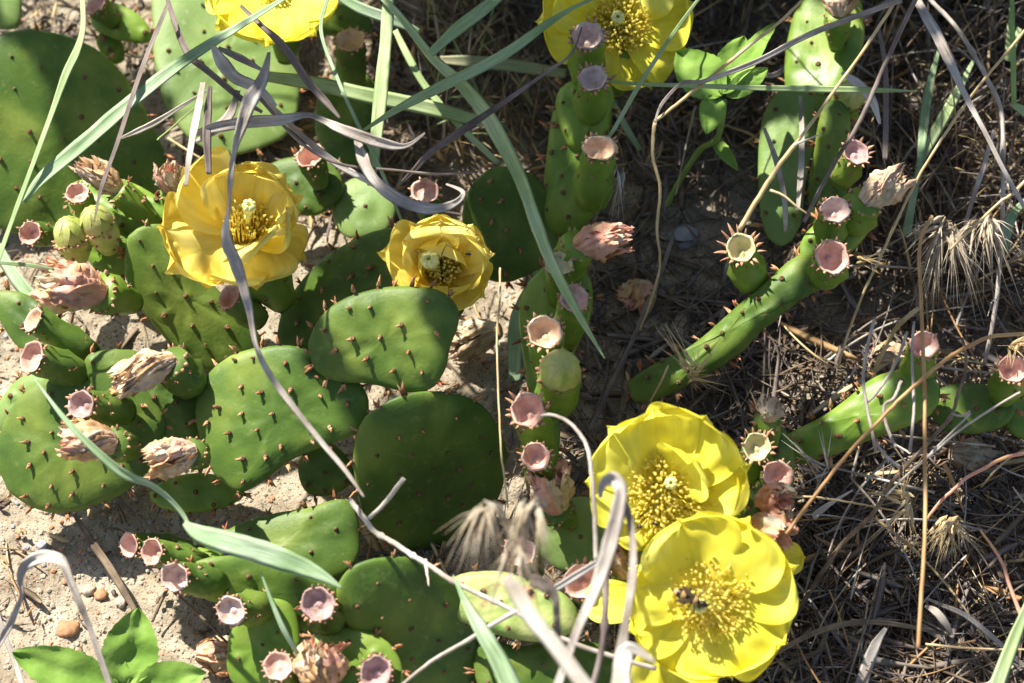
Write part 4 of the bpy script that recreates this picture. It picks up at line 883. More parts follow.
stem('dry_stalk', [(797, 142, 276), (777, 168, 266), (763, 190, 258), (739, 230, 240)], [2.6, 3.0], 'straw', 'thicker tan stem ending above the spiky fruit', 'dry stalk')
stem('straw', [(794, 145, 278), (806, 140, 280), (821, 134, 284)], [1.9, .6], 'pale', 'small pale spur jutting from the golden stem', 'straw')
stem('dry_stalk', [(918, -6, 290), (899, 34, 284), (885, 64, 278), (868, 104, 268), (854, 132, 258), (841, 152, 250), (822, 186, 236), (804, 222, 220)], [3.0, 2.2], 'dark', 'dark stem crossing the tall pads at the upper right', 'dry stalk')
blade('dry_leaf', [(878, 26, 250), (884, 56, 240), (886, 84, 230), (886, 120, 215), (885, 160, 195)], [5, 6, 7, 7, 6], 'dark', 'dark dry leaf hanging straight down behind the golden stem', D, roll=20)
blade('dry_leaf', [(914, -6, 270), (926, 16, 272), (938, 37, 270), (950, 62, 264), (960, 84, 256), (972, 108, 246), (986, 134, 236), (1004, 170, 220), (1028, 214, 200)], [9, 13, 14, 13, 9, 7, 6, 6, 5], 'grey', 'widest grey leaf striped with shadows at the upper right', D, roll=-10)
stem('straw', [(1030, 24, 240), (1004, 56, 236), (982, 82, 230), (960, 112, 222), (938, 145, 212), (918, 178, 200), (900, 214, 184), (880, 258, 160), (862, 296, 140), (846, 340, 110), (838, 368, 90)], [1.8, 1.6], 'straw', 'long straw running from the right edge down beside the arching pad', 'straw')
stem('dry_stalk', [(930, 0, 180), (950, 20, 178), (965, 40, 176), (986, 77, 168), (1001, 111, 160), (1003, 170, 145), (1002, 225, 130), (996, 304, 100), (984, 365, 76)], [3, 2.6], 'grey', 'grey stem curving down near the right edge', 'dry stalk', knob=(.3, .6))
blade('dry_leaf', [(994, 130, 170), (984, 166, 160), (975, 192, 150), (962, 236, 130)], [4, 6, 6, 4], 'grey', 'pale grey leaf leaning left at the upper right', D, roll=20)
stem('straw', [(1030, 176, 200), (1012, 194, 196), (999, 203, 190), (966, 234, 176), (950, 250, 168)], [2, 1.6], 'straw', 'short bright straw leaning in from the right edge', 'straw')
stem('dry_stalk', [(932, 216, 200), (920, 244, 198), (921, 300, 196), (924, 376, 194), (925, 450, 190), (925, 529, 182), (921, 600, 172), (918, 648, 164)], [2.2, 2.2], 'rust', 'upright orange brown stem passing in front of the red spiked pad', 'dry stalk')
stem('dry_stalk', [(1030, 334, 220), (1004, 335, 218), (986, 338, 216), (952, 355, 212), (926, 376, 208), (901, 398, 204), (876, 424, 200), (851, 450, 196), (822, 486, 188), (786, 534, 176)], [2.3, 2.0], 'rust', 'long orange stem arching from the right edge down to the big flowers', 'dry stalk')
stem('dry_stalk', [(918, 308, 110), (904, 320, 108), (893, 332, 100), (884, 350, 90), (877, 364, 80), (871, 384, 60)], [3, 2.6], 'straw', 'bent tan stem behind the red spiked pad', 'dry stalk')
stem('twig', [(875, 318, 196), (869, 340, 194), (864, 368, 192), (864, 390, 190), (868, 412, 188), (876, 452, 180)], [2, 1.8], 'grey', 'grey twig standing in front of the red spiked pad, on the left', 'twig')
stem('twig', [(907, 332, 198), (898, 358, 196), (885, 381, 192), (876, 394, 190), (868, 402, 188)], [1.9, 1.5], 'grey', 'forked grey twig slanting over the red spiked pad', 'twig')
stem('twig', [(914, 322, 202), (912, 356, 200), (914, 405, 196), (910, 452, 188)], [1.6, 1.8], 'grey', 'thin straight grey twig beside the orange upright stem', 'twig')
stem('twig', [(901, 381, 194), (894, 398, 192), (884, 406, 190), (886, 424, 186), (896, 448, 178)], [2.0, 1.8], 'grey', 'crooked grey twig low on the red spiked pad', 'twig')
stem('twig', [(962, 338, 150), (966, 358, 148), (964, 378, 144), (958, 394, 140), (952, 415, 136), (936, 434, 132), (922, 450, 128), (907, 465, 124), (892, 482, 118), (882, 500, 110), (871, 516, 100), (850, 536, 84), (836, 552, 70), (816, 582, 50), (792, 622, 30)], [1.8, 3.2], 'brown', 'brown branching twig winding down from the right pad to the litter', 'twig', knob=(.3, .5, .62))
stem('twig', [(902, 468, 120), (888, 458, 122), (878, 446, 126), (872, 436, 130)], [2.2, 1.4], 'grey', 'side branch of the winding brown twig', 'twig')
stem('twig', [(952, 414, 138), (962, 416, 142), (970, 411, 146)], [1.6, 1.2], 'grey', 'tiny hooked side shoot by the right edge pad', 'twig')
stem('straw', [(1020, 392, 190), (990, 410, 186), (960, 430, 180), (934, 452, 172), (908, 474, 162), (886, 496, 150)], [1.3, 1.2], 'pale', 'pale straight straw crossing below the right edge pad', 'straw')
stem('straw', [(971, 413, 186), (954, 430, 180), (930, 454, 170), (914, 470, 162)], [1.2, 1.0], 'pale', 'shorter pale straw parallel to the straight one', 'straw')
stem('dry_stalk', [(1030, 452, 130), (1004, 458, 126), (981, 470, 120), (966, 478, 114), (953, 490, 108), (940, 502, 100), (926, 520, 86)], [2.2, 1.8], 'withered_pink', 'pinkish bare stem arching in from the right edge', 'dry stalk')
stem('dry_stalk', [(980, 530, 110), (992, 546, 108), (1003, 565, 104), (1009, 584, 100), (1022, 618, 90)], [1.2, 2.4], 'withered_pink', 'pinkish curved stem pointing up left at the lower right edge', 'dry stalk')
blade('dry_leaf', [(740, 668, 60), (770, 656, 64), (793, 643, 66), (816, 632, 66), (839, 625, 64), (862, 622, 60), (885, 623, 54), (916, 628, 44), (950, 636, 30)], [3, 5, 6, 7, 7, 7, 6, 5, 3], 'brown', 'grey brown blade arching over the litter at the bottom right', D, roll=10)
blade('dry_leaf', [(926, 598, 50), (944, 606, 52), (963, 614, 50), (982, 628, 44), (999, 643, 36), (1028, 670, 22)], [3, 5, 6, 6, 6, 5], 'grey', 'grey blade sloping to the bottom right corner', D, roll=10)
blade('dry_leaf', [(925, 606, 56), (936, 612, 60), (946, 624, 58), (952, 634, 52)], [3, 9, 8, 3], 'pale', 'small white bleached scrap among the litter', D, roll=0)
blade('dry_leaf', [(886, 628, 60), (876, 644, 56), (868, 664, 50), (858, 696, 40)], [4, 11, 14, 14], 'grey', 'broad grey brown leaf at the bottom among the litter', D, roll=10)
blade('dry_leaf', [(944, 464, 70), (952, 480, 68), (958, 496, 64), (964, 512, 58)], [5, 5, 3, 1], 'rust', 'short brown pointed scrap below the right edge pad', D, roll=10)
stem('straw', [(786, 497, 120), (812, 497, 118), (836, 500, 112), (870, 506, 98), (900, 512, 80)], [1.4, 1.0], 'straw', 'thin level straw right of the two big flowers', 'straw')
blade('dry_leaf', [(853, 490, 90), (836, 500, 88), (824, 508, 84), (813, 517, 80)], [2, 4, 7, 9], 'grey', 'grey frayed scrap right of the two big flowers', D, roll=0)
stem('straw', [(500, 268, 200), (500, 300, 196), (497, 331, 192), (498, 380, 184), (501, 450, 172), (505, 480, 164), (508, 508, 156)], [1.3, 1.1], 'straw', 'upright thread thin straw right of the spiky front pad', 'straw')
stem('dry_stalk', [(672, 240, 90), (660, 276, 80), (645, 311, 70), (630, 346, 60), (611, 385, 50), (590, 430, 40)], [2.6, 3], 'dark', 'dark stem slanting through the deep shade at the centre', 'dry stalk')
blade('dry_leaf', [(742, 62, 60), (770, 76, 56), (800, 58, 62), (850, 26, 70), (900, -6, 80)], [5, 7, 8, 8, 7], 'grey', 'pale leaf lying behind the dark stem at the top right', D, roll=10)
blade('dry_leaf', [(842, 72, 210), (858, 84, 208), (872, 100, 204), (880, 124, 196)], [5, 12, 11, 3], 'pale', 'small bleached leaf stuck on the tall pad beside the fruit', D, roll=0)
blade('dry_leaf', [(800, 96, 150), (802, 130, 150), (801, 170, 144), (798, 210, 134)], [4, 7, 8, 5], 'grey', 'grey leaf hanging down over the tall upper right pads', D, roll=10)
blade('dry_leaf', [(764, 128, 150), (776, 160, 146), (784, 196, 138), (786, 232, 126)], [4, 7, 7, 5], 'grey', 'grey leaf beside the tall upper right pads, the one on their left', D, roll=10)
stem('dry_stalk', [(770, 190, 180), (784, 196, 178), (796, 206, 174), (810, 216, 168)], [2, 1.2], 'straw', 'short curved straw above the two pink cups at the upper right', 'straw')

# ================================================================== broad leaved weeds
def leaf(parent, base, tip, W, n, seed, ser=.06, curl=0.0):
    n = V(n).normalized(); c0 = P3(base); c1 = P3(tip); L = (c1-c0).length; t = (c1-c0).normalized()
    n = (n - t*n.dot(t)).normalized(); s = t.cross(n); nu, nv = 12, 26; vs = []; fs = []; uv = []
    for side in (1, -1):
        for j in range(nv+1):
            v = j/nv; wv = W*U*.5*(sin(pi*v**.82)**.72 if 0 < v < 1 else .02)
            for i in range(nu+1):
                x = i/nu*2-1
                sr = 1 + ser*(((v*9) % 1) - .5)*(abs(x) > .99)
                vein = abs(((v*7 - abs(x)*1.6) % 1)-.5)*2
                z = abs(x)*wv*.32 + (vein**3)*-.9*U*(abs(x) < .95) - sin(v*pi)*0 + curl*L*(v*v) + noise.noise(V((x*1.5, v*4, seed)))*W*U*.10
                vs.append(c0 + t*L*v + s*x*wv*sr + n*(z - (0.35*U if side < 0 else 0))); uv.append((i/nu, v))
    o_ = (nv+1)*(nu+1)
    for j in range(nv):
        for i in range(nu):
            A = j*(nu+1)+i; fs.append((A, A+1, A+nu+2, A+nu+1)); fs.append((o_+A, o_+A+nu+1, o_+A+nu+2, o_+A+1))
    return build('leaf', vs, fs, M['leaf'], parent, org=c0, uv=uv)
w1 = empty('weed', P(722, 200, 0), 'young weed with rounded bright green leaves beside the top flower', 'weed')
def pst(parent, pts, r, m='stemgreen'):
    q = cr(pts, 5); vs, fs, uv = tube([P(*a) for a in q], [r*U]*len(q), 7); return build('stem', vs, fs, M[m], parent)
pst(w1, [(724, 100, 186), (722, 120, 160), (716, 140, 130), (700, 150, 90), (680, 180, 40), (664, 210, 5)], 3)
leaf(w1, (722, 96, 190), (676, 52, 200), 46, (-.2, -.3, .95), 1)
leaf(w1, (722, 94, 192), (744, 36, 204), 36, (.1, -.2, .95), 2)
leaf(w1, (724, 92, 192), (776, 22, 216), 26, (-.5, -.2, .85), 3)
leaf(w1, (716, 96, 186), (706, 134, 190), 26, (0, -.5, .85), 4)
leaf(w1, (712, 138, 110), (738, 170, 116), 14, (0, -.4, .9), 5)
leaf(w1, (726, 96, 190), (768, 68, 206), 22, (.4, -.3, .85), 6)
w2 = empty('weed', P(124, 690, 0), 'weed with three toothed pale green leaves at the bottom left corner', 'weed')
pst(w2, [(124, 686, 40), (124, 696, 20), (126, 706, 2)], 3)
leaf(w2, (126, 684, 48), (138, 608, 84), 50, (.1, -.4, .9), 11, ser=.10)
leaf(w2, (116, 690, 46), (12, 652, 70), 42, (0, -.35, .93), 12, ser=.08)
leaf(w2, (134, 694, 46), (206, 672, 66), 40, (.1, -.35, .93), 13, ser=.08)
leaf(w2, (120, 690, 44), (118, 654, 60), 20, (0, -.4, .9), 14)

# ================================================================== seed heads
def seed_head(c, R_, n, label, spread=1.0, m='straw', dirn=None, droop=0.0, seed=0, awn=1.0, sw=2.0):
    R = random.Random(seed+int(c[0])); e = empty('seed_head', P3(c), label, 'seed head')
    base = dirn or V((0, -.2, 1)); C0 = P3(c)
    for i in range(n):
        d = (V(base).normalized() + V((R.uniform(-1, 1), R.uniform(-1, 1), R.uniform(-.7, .7)))*spread).normalized()
        d0 = d; L = R_*U*R.uniform(.55, 1.1); g = V((0, -.3, -1))*droop
        p0 = C0 + V((R.uniform(-1, 1), R.uniform(-1, 1), R.uniform(-1, 1)))*R_*U*.12
        pts = [p0, p0 + d*L*.18 + g*L*.02, p0 + d*L*.36 + g*L*.10, p0 + d*L*.62 + g*L*.3, p0 + d*L + g*L*.8]
        b = Buf(); vs, fs, uv = tube(pts, [.5*U, sw*U, sw*.7*U, .38*U, .12*U], 5); b.add(vs, fs, 0, uv)
        for k in range(2):
            dd = (d + V((R.uniform(-1, 1), R.uniform(-1, 1), R.uniform(-1, 1)))*.45).normalized()
            a0 = pts[1]; vs, fs, uv = tube([a0, a0+dd*L*.3+g*L*.08, a0+dd*L*.9*awn+g*L*.5], [.5*U, .35*U, .12*U], 4); b.add(vs, fs, 0, uv)
        b.build('spikelet', [M[m]], e, org=p0)
    return e
seed_head((692, 374, 170), 46, 11, 'starburst of stiff straw bristles between the arching pad and the yellow flower', 1.1, 'straw')
stem('straw', [(668, 366, 150), (660, 384, 130), (650, 402, 90)], [1.4, 1.0], 'straw', 'thin straw left of the bristle starburst', 'straw')
seed_head((622, 168, 180), 44, 6, 'small drooping bristly seed head right of the tan cup on the column', .6, 'pale', V((-.3, -.5, -.2)), .3)
seed_head((648, 166, 150), 34, 7, 'brown shaded seed head beside the thin straw in the upper middle', .8, 'brown', V((0, 0, 1)))
seed_head((824, 470, 150), 48, 8, 'grey wispy bristles crossing the dark litter right of the upper big flower', .9, 'grey', V((-.5, 0, .5)), sw=1.0)
seed_head((946, 226, 150), 66, 24, 'large fluffy tan seed head drooping at the right edge', 1.1, 'oat', V((.1, -.7, -.1)), .7, sw=2.2)
seed_head((986, 216, 150), 64, 14, 'pale feathery seed head close against the right edge', 1.1, 'oat', V((.2, -.6, 0)), .7, sw=2.0)
seed_head((908, 500, 110), 52, 12, 'loose straw coloured seed head over the dark litter at the lower right', .8, 'straw', V((-.4, -.2, .3)), .3, sw=2.2)
seed_head((952, 520, 100), 52, 14, 'spiky tan seed head hanging below the orange upright stem', .8, 'straw', V((0, -.6, .1)), .4, sw=2.4)
seed_head((488, 504, 400), 42, 15, 'drooping tan tassel in front of the dark pad at the centre bottom', 1.0, 'oat', V((-.15, -.8, -.3)), .9, sw=2.0)
seed_head((530, 504, 395), 42, 11, 'pale ragged tassel left of the upper big flower', 1.0, 'oat', V((-.1, -.7, -.3)), .9, sw=2.0)
seed_head((514, 545, 390), 40, 12, 'lowest tan tassel just above the mottled yellow pad', 1.0, 'oat', V((.1, -.7, -.3)), .8, sw=1.8)
seed_head((860, 258, 180), 34, 5, 'few bristles beside the lower pink cup at the upper right', .8, 'straw', V((.6, -.1, .3)))
seed_head((1012, 350, 130), 44, 10, 'straw bristles around the cup at the right edge', .9, 'straw', V((.1, -.3, .5)), .2)

# ================================================================== bee and small insects
bee = empty('bee', P(692, 598, 186), 'small brown banded bee in the centre of the lowest yellow flower', 'bee')
bx = (P(676, 590, 186) - P(706, 604, 184)).normalized(); bc = P(690, 598, 193)
prof = [(0, .5), (.06, 2.2), (.14, 3.1), (.20, 2.4), (.24, 1.5), (.30, 3.6), (.40, 4.4), (.48, 3.6), (.53, 1.5), (.60, 3.8), (.72, 4.6), (.84, 3.8), (.94, 2.2), (1, .5)]
vs, fs, uv = tube([bc + bx*(t-.5)*33*U - VIEW*abs(t-.45)*3*U for t, r in prof], [r*U for t, r in prof], 14)
mi = []
for f in fs:
    i = f[0]//14; mi.append(1 if i in (5, 9, 11) else 0)
me = build('body', vs, fs, [M['bee'], M['beeband']], bee, mi=mi)
by = bx.cross(VIEW).normalized()
for s in (-1, 1):
    for k, t in enumerate((-.16, -.06, .04)):
        a = bc + bx*t*33*U; vs, fs, uv = tube([a+by*s*3*U, a+by*s*8*U+VIEW*2*U+bx*(k-1)*2*U, a+by*s*11*U-VIEW*5*U+bx*(k-1)*4*U], [.8*U, .6*U, .3*U], 5); build('leg', vs, fs, M['black'], bee)
    a = bc + bx*-.40*33*U; vs, fs, uv = tube([a, a-bx*4*U+by*s*2*U+VIEW*2*U, a-bx*7*U+by*s*4*U], [.5*U, .4*U, .3*U], 4); build('antenna', vs, fs, M['black'], bee)
    w0 = bc - bx*.05*33*U + by*s*2*U + VIEW*4*U; wd_ = (bx*.9 + by*s*.35).normalized(); ws = wd_.cross(VIEW).normalized(); vs = []
    for j in range(7):
        v = j/6; ww = 2.2*U*sin(pi*min(.95, .12+v*.8))
        for x in (-1, 0, 1): vs.append(w0 + wd_*v*13*U + ws*x*ww + VIEW*(.8*U*(1-abs(x))))
    fs = [(j*3+i, j*3+i+1, j*3+i+4, j*3+i+3) for j in range(6) for i in range(2)]
    build('wing', vs, fs, M['wing'], bee)
for (x, y, h, lab) in [(631, 467, 196, 'tiny black beetle on the left petal of the upper big flower'), (639, 527, 186, 'tiny black beetle low left of the upper big flower'),
        (655, 524, 184, 'tiny black beetle where the two big flowers meet'), (696, 550, 188, 'tiny black beetle on the top petal of the lowest flower'),
        (727, 553, 188, 'tiny black beetle on the upper right petal of the lowest flower'), (468, 254, 222, 'tiny black beetle beside the stamens of the ruffled flower')]:
    c = P(x, y, h); R = random.Random(x); d = (RIGHT*R.uniform(-1, 1)+UPV*R.uniform(-.6, .6)).normalized(); b = Buf()
    vs, fs, uv = tube([c-d*3.2*U, c-d*2.4*U, c-d*1.2*U, c-d*.9*U, c+d*.6*U, c+d*2.2*U, c+d*3*U], [.3*U, .9*U, 1*U, .8*U, 1.4*U, 1.1*U, .3*U], 8); b.add(vs, fs)
    sd = d.cross(VIEW).normalized()
    for s in (-1, 1):
        for k in (-1, 0, 1): vs, fs, uv = tube([c+d*k*U, c+d*k*1.4*U+sd*s*2*U+VIEW*.5*U, c+d*k*2*U+sd*s*3*U-VIEW*U], [.25*U]*3, 4); b.add(vs, fs)
    tag(b.build('beetle', [M['black']], None, org=c), lab, 'beetle')

# ================================================================== litter
rr = random.Random(77); lb = [Buf() for _ in range(1)]; L_ = lb[0]
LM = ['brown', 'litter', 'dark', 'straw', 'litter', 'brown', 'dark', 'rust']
def lit(px, py, h, ln, wd_, ang, tilt, m, curve):
    c = P(px, py, 0); c.z = gz(c.x, c.y) + h*U
    d = V((cos(ang)*cos(tilt), sin(ang)*cos(tilt), sin(tilt))); s = V((-sin(ang), cos(ang), 0)); pts = []
    K = 6
    for i in range(K):
        t = i/(K-1)-.5; pts.append(c + d*t*ln*U + s*curve*ln*U*(t*t-.1) - V((0, 0, 1))*abs(curve)*ln*U*.3*t*t)
    if min(p.z for p in pts) < -6*U: return
    if wd_ > 2.2:
        up = V((0, 0, 1)); vs = []; uv = []
        for i, p in enumerate(pts):
            w2 = wd_*U*.5*(1 if 0 < i < K-1 else .5); tw = radians(curve*160)*(i-1)
            sv = s*cos(tw) + up*sin(tw); nn = d.cross(sv)
            vs += [p - sv*w2, p + nn*w2*.3, p + sv*w2, p - nn*w2*.1]; uv += [(0, i*.4), (.5, i*.4), (1, i*.4), (.5, i*.4)]
        fs = [(i*4+k, i*4+(k+1) % 4, i*4+4+(k+1) % 4, i*4+4+k) for i in range(K-1) for k in range(4)]
    else: vs, fs, uv = tube(pts, [wd_*U*.5]*K, 4, cap=False)
    L_.add(vs, fs, m, uv)
LITN = 30000
for i in range(LITN):
    px = rr.uniform(-40, 1070); py = rr.uniform(-120, 720); dn = density(px, py)
    if rr.random() > dn: continue
    right = min(1, max(0, (px-600)/250))
    hmax = 8 + 34*dn*(.25+.75*right)
    h = rr.uniform(1, hmax)**1.0; ln = rr.choice((14, 26, 40, 60, 95, 130))*rr.uniform(.7, 1.3)*(1 if dn > .3 else .5); wd_ = rr.choice((1, 1.4, 2, 3, 5, 7))*rr.uniform(.7, 1.2)
    if rr.random() < .35: wd_ *= .6
    lit(px, py, h, ln, wd_, rr.uniform(0, 6.28), rr.gauss(0, .22), (rr.choice((0, 0, 2, 2, 2, 5, 6, 1)) if (480 < px < 800 and 180 < py < 440) else rr.choice((0, 0, 0, 1, 2, 2, 3, 4, 5, 5, 6, 6, 7))), rr.uniform(-.6, .6))  # litter tones kept dark, darkest in the centre, so colour deepens the shade
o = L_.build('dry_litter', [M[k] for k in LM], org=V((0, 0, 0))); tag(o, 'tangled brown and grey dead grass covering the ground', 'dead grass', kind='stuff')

rs = random.Random(501); made = 0
MARKS = [('the two big yellow flowers', 700, 540), ('the long arching pad', 720, 330), ('the upright orange stem', 922, 560), ('the red spiked pad', 880, 400), ('the top centre flower', 620, 60), ('the toothed green leaves', 720, 90),
         ('the tall upper right pads', 800, 120), ('the top right corner', 1000, 30), ('the bottom right corner', 1000, 650), ('the fluffy tan seed head', 950, 260), ('the winding brown twig', 850, 540), ('the bottom edge', 880, 670), ('the right edge', 1015, 480),
         ('the mottled pad', 560, 640), ('the pink withered flower', 620, 240), ('the striped grey leaf', 960, 110)]
def slabel(px, py, m, cv, ln):
    mk = min(MARKS, key=lambda k: (k[1]-px)**2 + (k[2]-py)**2)[0]
    colr = {'straw': 'golden', 'oat': 'beige', 'litter': 'grey brown', 'pale': 'bleached', 'grey': 'grey', 'rust': 'rusty'}[m]
    return '%s %s %s straw over the litter nearest %s' % ('long' if ln > 145 else 'short' if ln < 95 else 'medium', 'bowed' if cv > .18 else 'straight', colr, mk)
for i in range(900):
    if made >= 110: break
    px, py = rs.uniform(560, 1040), rs.uniform(-10, 690)
    if density(px, py) < .5 or rs.random() < (0 if px > 740 else .6): continue
    if 590 < px < 800 and 390 < py < 683: continue
    an = rs.uniform(0, 6.28); ln = rs.uniform(60, 190); h = rs.uniform(14, 60); cv = rs.uniform(-.35, .35); c = (px, py)
    pts = []
    for k in range(5):
        t = k/4-.5; pts.append((px + cos(an)*ln*t - sin(an)*ln*cv*(t*t-.1), py + sin(an)*ln*t + cos(an)*ln*cv*(t*t-.1), h + rs.uniform(-6, 6) + t*rs.uniform(-20, 20)))
    if any(620 < p[0] < 900 and 200 < p[1] < 420 and p[2] > 50 for p in pts): continue
    q = cr(pts, 4); w_ = rs.uniform(.7, 1.7); made += 1; mm_ = rs.choice(('straw', 'oat', 'litter', 'pale', 'grey', 'rust', 'oat'))
    vs, fs, uv = tube([P(*a_) for a_ in q], [w_*U*(1-.5*k/len(q)) for k in range(len(q))], 5)
    tag(build('straw', vs, fs, M[mm_], uv=uv, org=P(*pts[0])), slabel(px, py, mm_, abs(cv), ln), 'straw', 'straws strewn over the litter')
# ---- standing dead grass: stalks that root in the litter, at the right and beyond the top edge
LITPTS = [(248, 232, 180, 75), (446, 272, 172, 60), (622, 26, 186, 60), (666, 486, 176, 92), (706, 602, 162, 100), (740, 320, 110, 55), (690, 350, 104, 50), (800, 270, 120, 45), (385, 335, 180, 75), (860, 410, 100, 60), (930, 390, 90, 40),
          (280, 410, 125, 75), (80, 440, 90, 80), (575, 150, 140, 26), (545, 350, 130, 45), (545, 420, 130, 40), (230, 60, 50, 80), (820, 200, 150, 60), (830, 60, 110, 75), (800, 150, 120, 50), (720, 70, 190, 62),
          (60, 580, 0, 110), (160, 620, 0, 90), (480, 350, 0, 40), (200, 560, 50, 60), (320, 540, 50, 60), (870, 300, 0, 20), (880, 500, 60, 25), (570, 530, 80, 40), (510, 600, 100, 50), (130, 200, 100, 60), (780, 480, 130, 40), (340, 60, 80, 50), 
          (861, 54, 292, 30), (834, 91, 286, 30), (797, 142, 276, 26), (765, 185, 262, 26), (982, 82, 230, 22), (938, 145, 212, 22), (900, 214, 184, 20), (925, 400, 194, 22), (925, 500, 186, 22),
          (952, 355, 212, 22), (876, 424, 200, 22), (822, 486, 188, 22), (940, 40, 270, 26), (986, 134, 236, 22), (885, 182, 190, 30), (835, 210, 190, 26), (832, 257, 190, 26), (741, 247, 170, 30),
          (924, 345, 156, 24), (946, 250, 150, 45), (588, 36, 226, 26), (600, 148, 206, 28), (545, 332, 184, 26), (945, 510, 100, 45)]
LP = [(P(a, b_, h), r*U) for a, b_, h, r in LITPTS]
def blocks(p, f=1.0):
    for q, r in LP:
        w_ = q - p; k = w_.dot(-SUN)
        if k > 0 and (w_ + SUN*k).length < r*f: return True
    return False
def clump(name, x0, y0, x1, y1, N, hmin, hmax, seed, label, mats, lean=(0, -.15), wmin=2.5, wmax=7, avoid=True, cat='grass clump', keepoff=None):
    R = random.Random(seed); b = Buf(); made = 0
    for i in range(N*3):
        if made >= N: break
        bx_ = R.uniform(x0, x1); by_ = R.uniform(y0, y1); c = V((bx_*U, by_*U, 0)); c.z = gz(c.x, c.y)
        H = R.uniform(hmin, hmax)*U; an = R.uniform(0, 6.28); k = R.uniform(.1, .55)
        d = V((cos(an)*k + lean[0], sin(an)*k + lean[1], 1)).normalized(); dr = V((cos(an), sin(an), -.4))
        pts = [c + d*H*t + dr*H*k*.5*t*t for t in (0, .2, .4, .6, .8, 1)]
        if avoid and any(blocks(p, .6) for p in pts): continue
        if keepoff:
            bad = False
            for p in pts:
                x, y = PX(p)
                if keepoff(x, y): bad = True; break
            if bad: continue
        made += 1; w_ = R.uniform(wmin, wmax); t_ = R.uniform(0, 6.28); vs = []; uv = []
        for j, p in enumerate(pts):
            ww = w_*U*.5*(1-.85*(j/5)**2); a_ = t_ + j*R.uniform(-.2, .5); sv = V((cos(a_), sin(a_), 0)); nn = d.cross(sv)
            vs += [p - sv*ww, p + nn*ww*.35, p + sv*ww, p - nn*ww*.1]; uv += [(0, j*.5), (.5, j*.5), (1, j*.5), (.5, j*.5)]
        fs = [(q*4+s, q*4+(s+1) % 4, q*4+4+(s+1) % 4, q*4+4+s) for q in range(5) for s in range(4)]
        b.add(vs, fs, R.randrange(len(mats)), uv)
    if b.v: return tag(b.build(name, [M[m] for m in mats], org=V(((x0+x1)/2*U, (y0+y1)/2*U, 0))), label, cat, kind='stuff')
CLEAR = lambda x, y: x < 1040 and y > 8 and not (x > 880 and y < 330)
clump('standing_dead_grass', -60, 420, 620, 900, 1500, 250, 620, 1, 'tall dead grass standing beyond the top edge behind the cactus', ['grey', 'straw', 'brown', 'blade'], lean=(-.05, .02), wmin=4, wmax=11, keepoff=lambda x, y: y > -6 and x < 880)
clump('standing_dead_grass', 300, 60, 640, 440, 620, 70, 210, 2, 'thicket of dead stalks filling the upper right corner', ['grey', 'dark', 'brown', 'straw'], keepoff=lambda x, y: x < 862 or y > 330, wmin=1.5, wmax=5)
clump('standing_dead_grass', -100, 230, 250, 470, 200, 60, 170, 4, 'thin dead stalks and blades standing behind the top centre flower', ['dark', 'brown', 'grey', 'straw', 'blade'], keepoff=lambda x, y: x < 395 or (545 < x < 720) or (775 < x < 860) or y > 185, wmin=1.5, wmax=4.5)
clump('standing_dead_grass', 250, -330, 560, -170, 60, 30, 70, 3, 'short dead stalks in the bottom right litter', ['grey', 'brown', 'dark', 'straw'], wmin=2, wmax=5, keepoff=lambda x, y: x < 800 or y < 540)

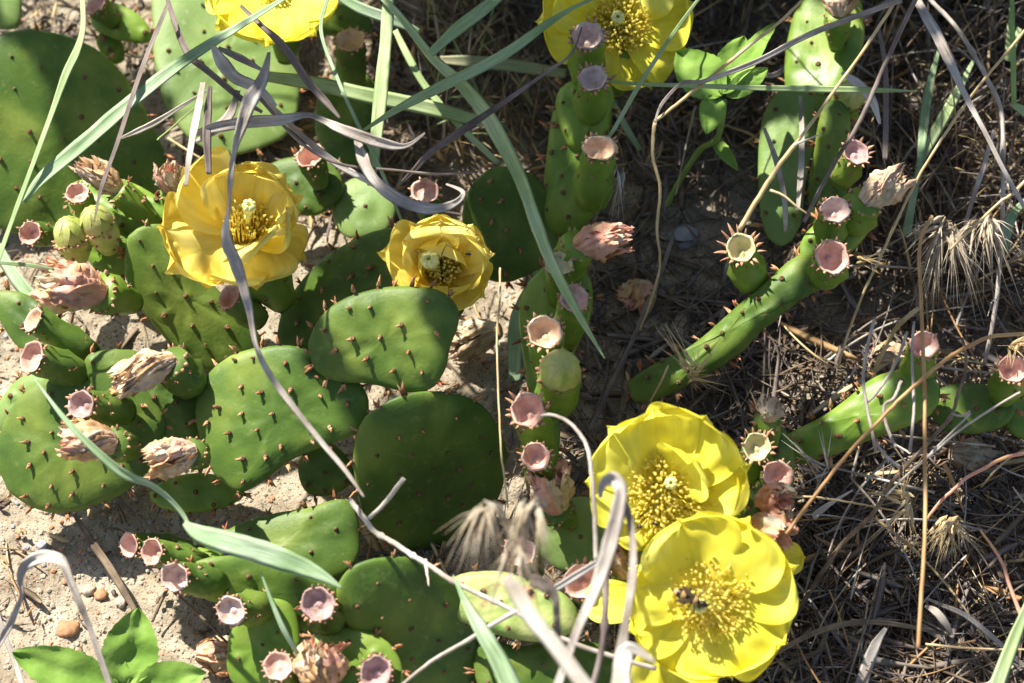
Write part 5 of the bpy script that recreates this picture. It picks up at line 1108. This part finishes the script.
# ---- leafy plant added out of view beyond the top edge, placed to cast shade
def dark(px, py):
    if 540 < px < 780 and 150 < py < 440: return 1
    if px < 190 and 70 < py < 260: return .5 if noise.noise(V((px*.02, py*.02, 5.5))) > -.05 else 0
    if px >= 740 and py > 420: return 1
    if px >= 770 and py <= 250: return .4
    if px >= 780 and py <= 420: return .75
    if 380 < px <= 780 and py <= 150: return .6
    if 560 < px < 760 and py >= 440: return .7
    if 330 < px < 560 and 380 < py < 720: return .35
    return 0
def shade_bush():
    R = random.Random(9); root = empty('shade_shrub', V((60*U, 640*U, 0)), 'unseen leafy plant added beyond the top edge to shade the ground', 'shade_shrub')
    lb_ = Buf(); tips = []
    for i in range(52000):
        px, py = R.uniform(-40, 1120), R.uniform(-60, 760); k = dark(px, py)
        if R.random() > k or (px > 770 and noise.noise(V((px*.018, py*.018, 8.3))) > (.08 if py < 420 else .30)): continue
        g = P(px, py, 0); H = R.uniform(420, 1350)*U; p = g + SUN*(H/SUN.z)
        x, y = PX(p)
        if y > -45 or p.y < 395*U: continue
        if blocks(p, .68): continue
        L = R.uniform(24, 44)*U; an = R.uniform(0, 6.28); el = R.uniform(-.5, .4)
        d = V((cos(an)*cos(el), sin(an)*cos(el), sin(el))); s = d.cross(V((R.uniform(-.5, .5), R.uniform(-.5, .5), 1))).normalized(); n_ = s.cross(d)
        W_ = L*.28; q = [p - d*L*.5, p - d*L*.2 + s*W_, p + d*L*.2 + s*W_*.9, p + d*L*.5, p + d*L*.2 - s*W_*.9, p - d*L*.2 - s*W_, p - n_*W_*.3]
        lb_.add(q, [(0, 6, 1), (1, 6, 2), (2, 6, 3), (3, 6, 4), (4, 6, 5), (5, 6, 0)], 0); tips.append(p)
    f = lb_.build('shade_foliage', [M['leaf']], root, org=root.location.copy(), smooth=False); f['kind'] = 'stuff'
    base = V((60*U, 640*U, 0)); sb = Buf()
    for k in range(26):
        p = R.choice(tips); m1 = base.lerp(p, .45) + V((0, 0, .12))
        if PX(m1)[1] > -20 or blocks(m1): continue
        vs, fs, uv = tube([base + V((R.uniform(-.01, .01), R.uniform(-.01, .01), 0)), m1, p], [5*U, 3*U, 1.2*U], 6); sb.add(vs, fs, 0, uv)
    sb.build('branch', [M['brown']], root, org=base)
shade_bush()
GR = {'grass_blade': 'green grass blades crossing the cactus', 'dry_leaf': 'dry grey grass leaves over the cactus', 'dry_stalk': 'dry stalks over the cactus', 'straw': 'thin straws', 'twig': 'bare twigs',
      'seed_head': 'dry bristly seed heads', 'fallen_flower': 'withered flowers fallen on the ground', 'pebble': 'pebbles on the sand', 'beetle': 'tiny beetles on the petals', 'prickly_pear': 'prickly pear cactuses', 'weed': 'broad leaved weeds'}
for o in list(SC.objects):
    k = o.name.split('.')[0]
    if o.parent is None and k in GR and 'group' not in o: o['group'] = GR[k]
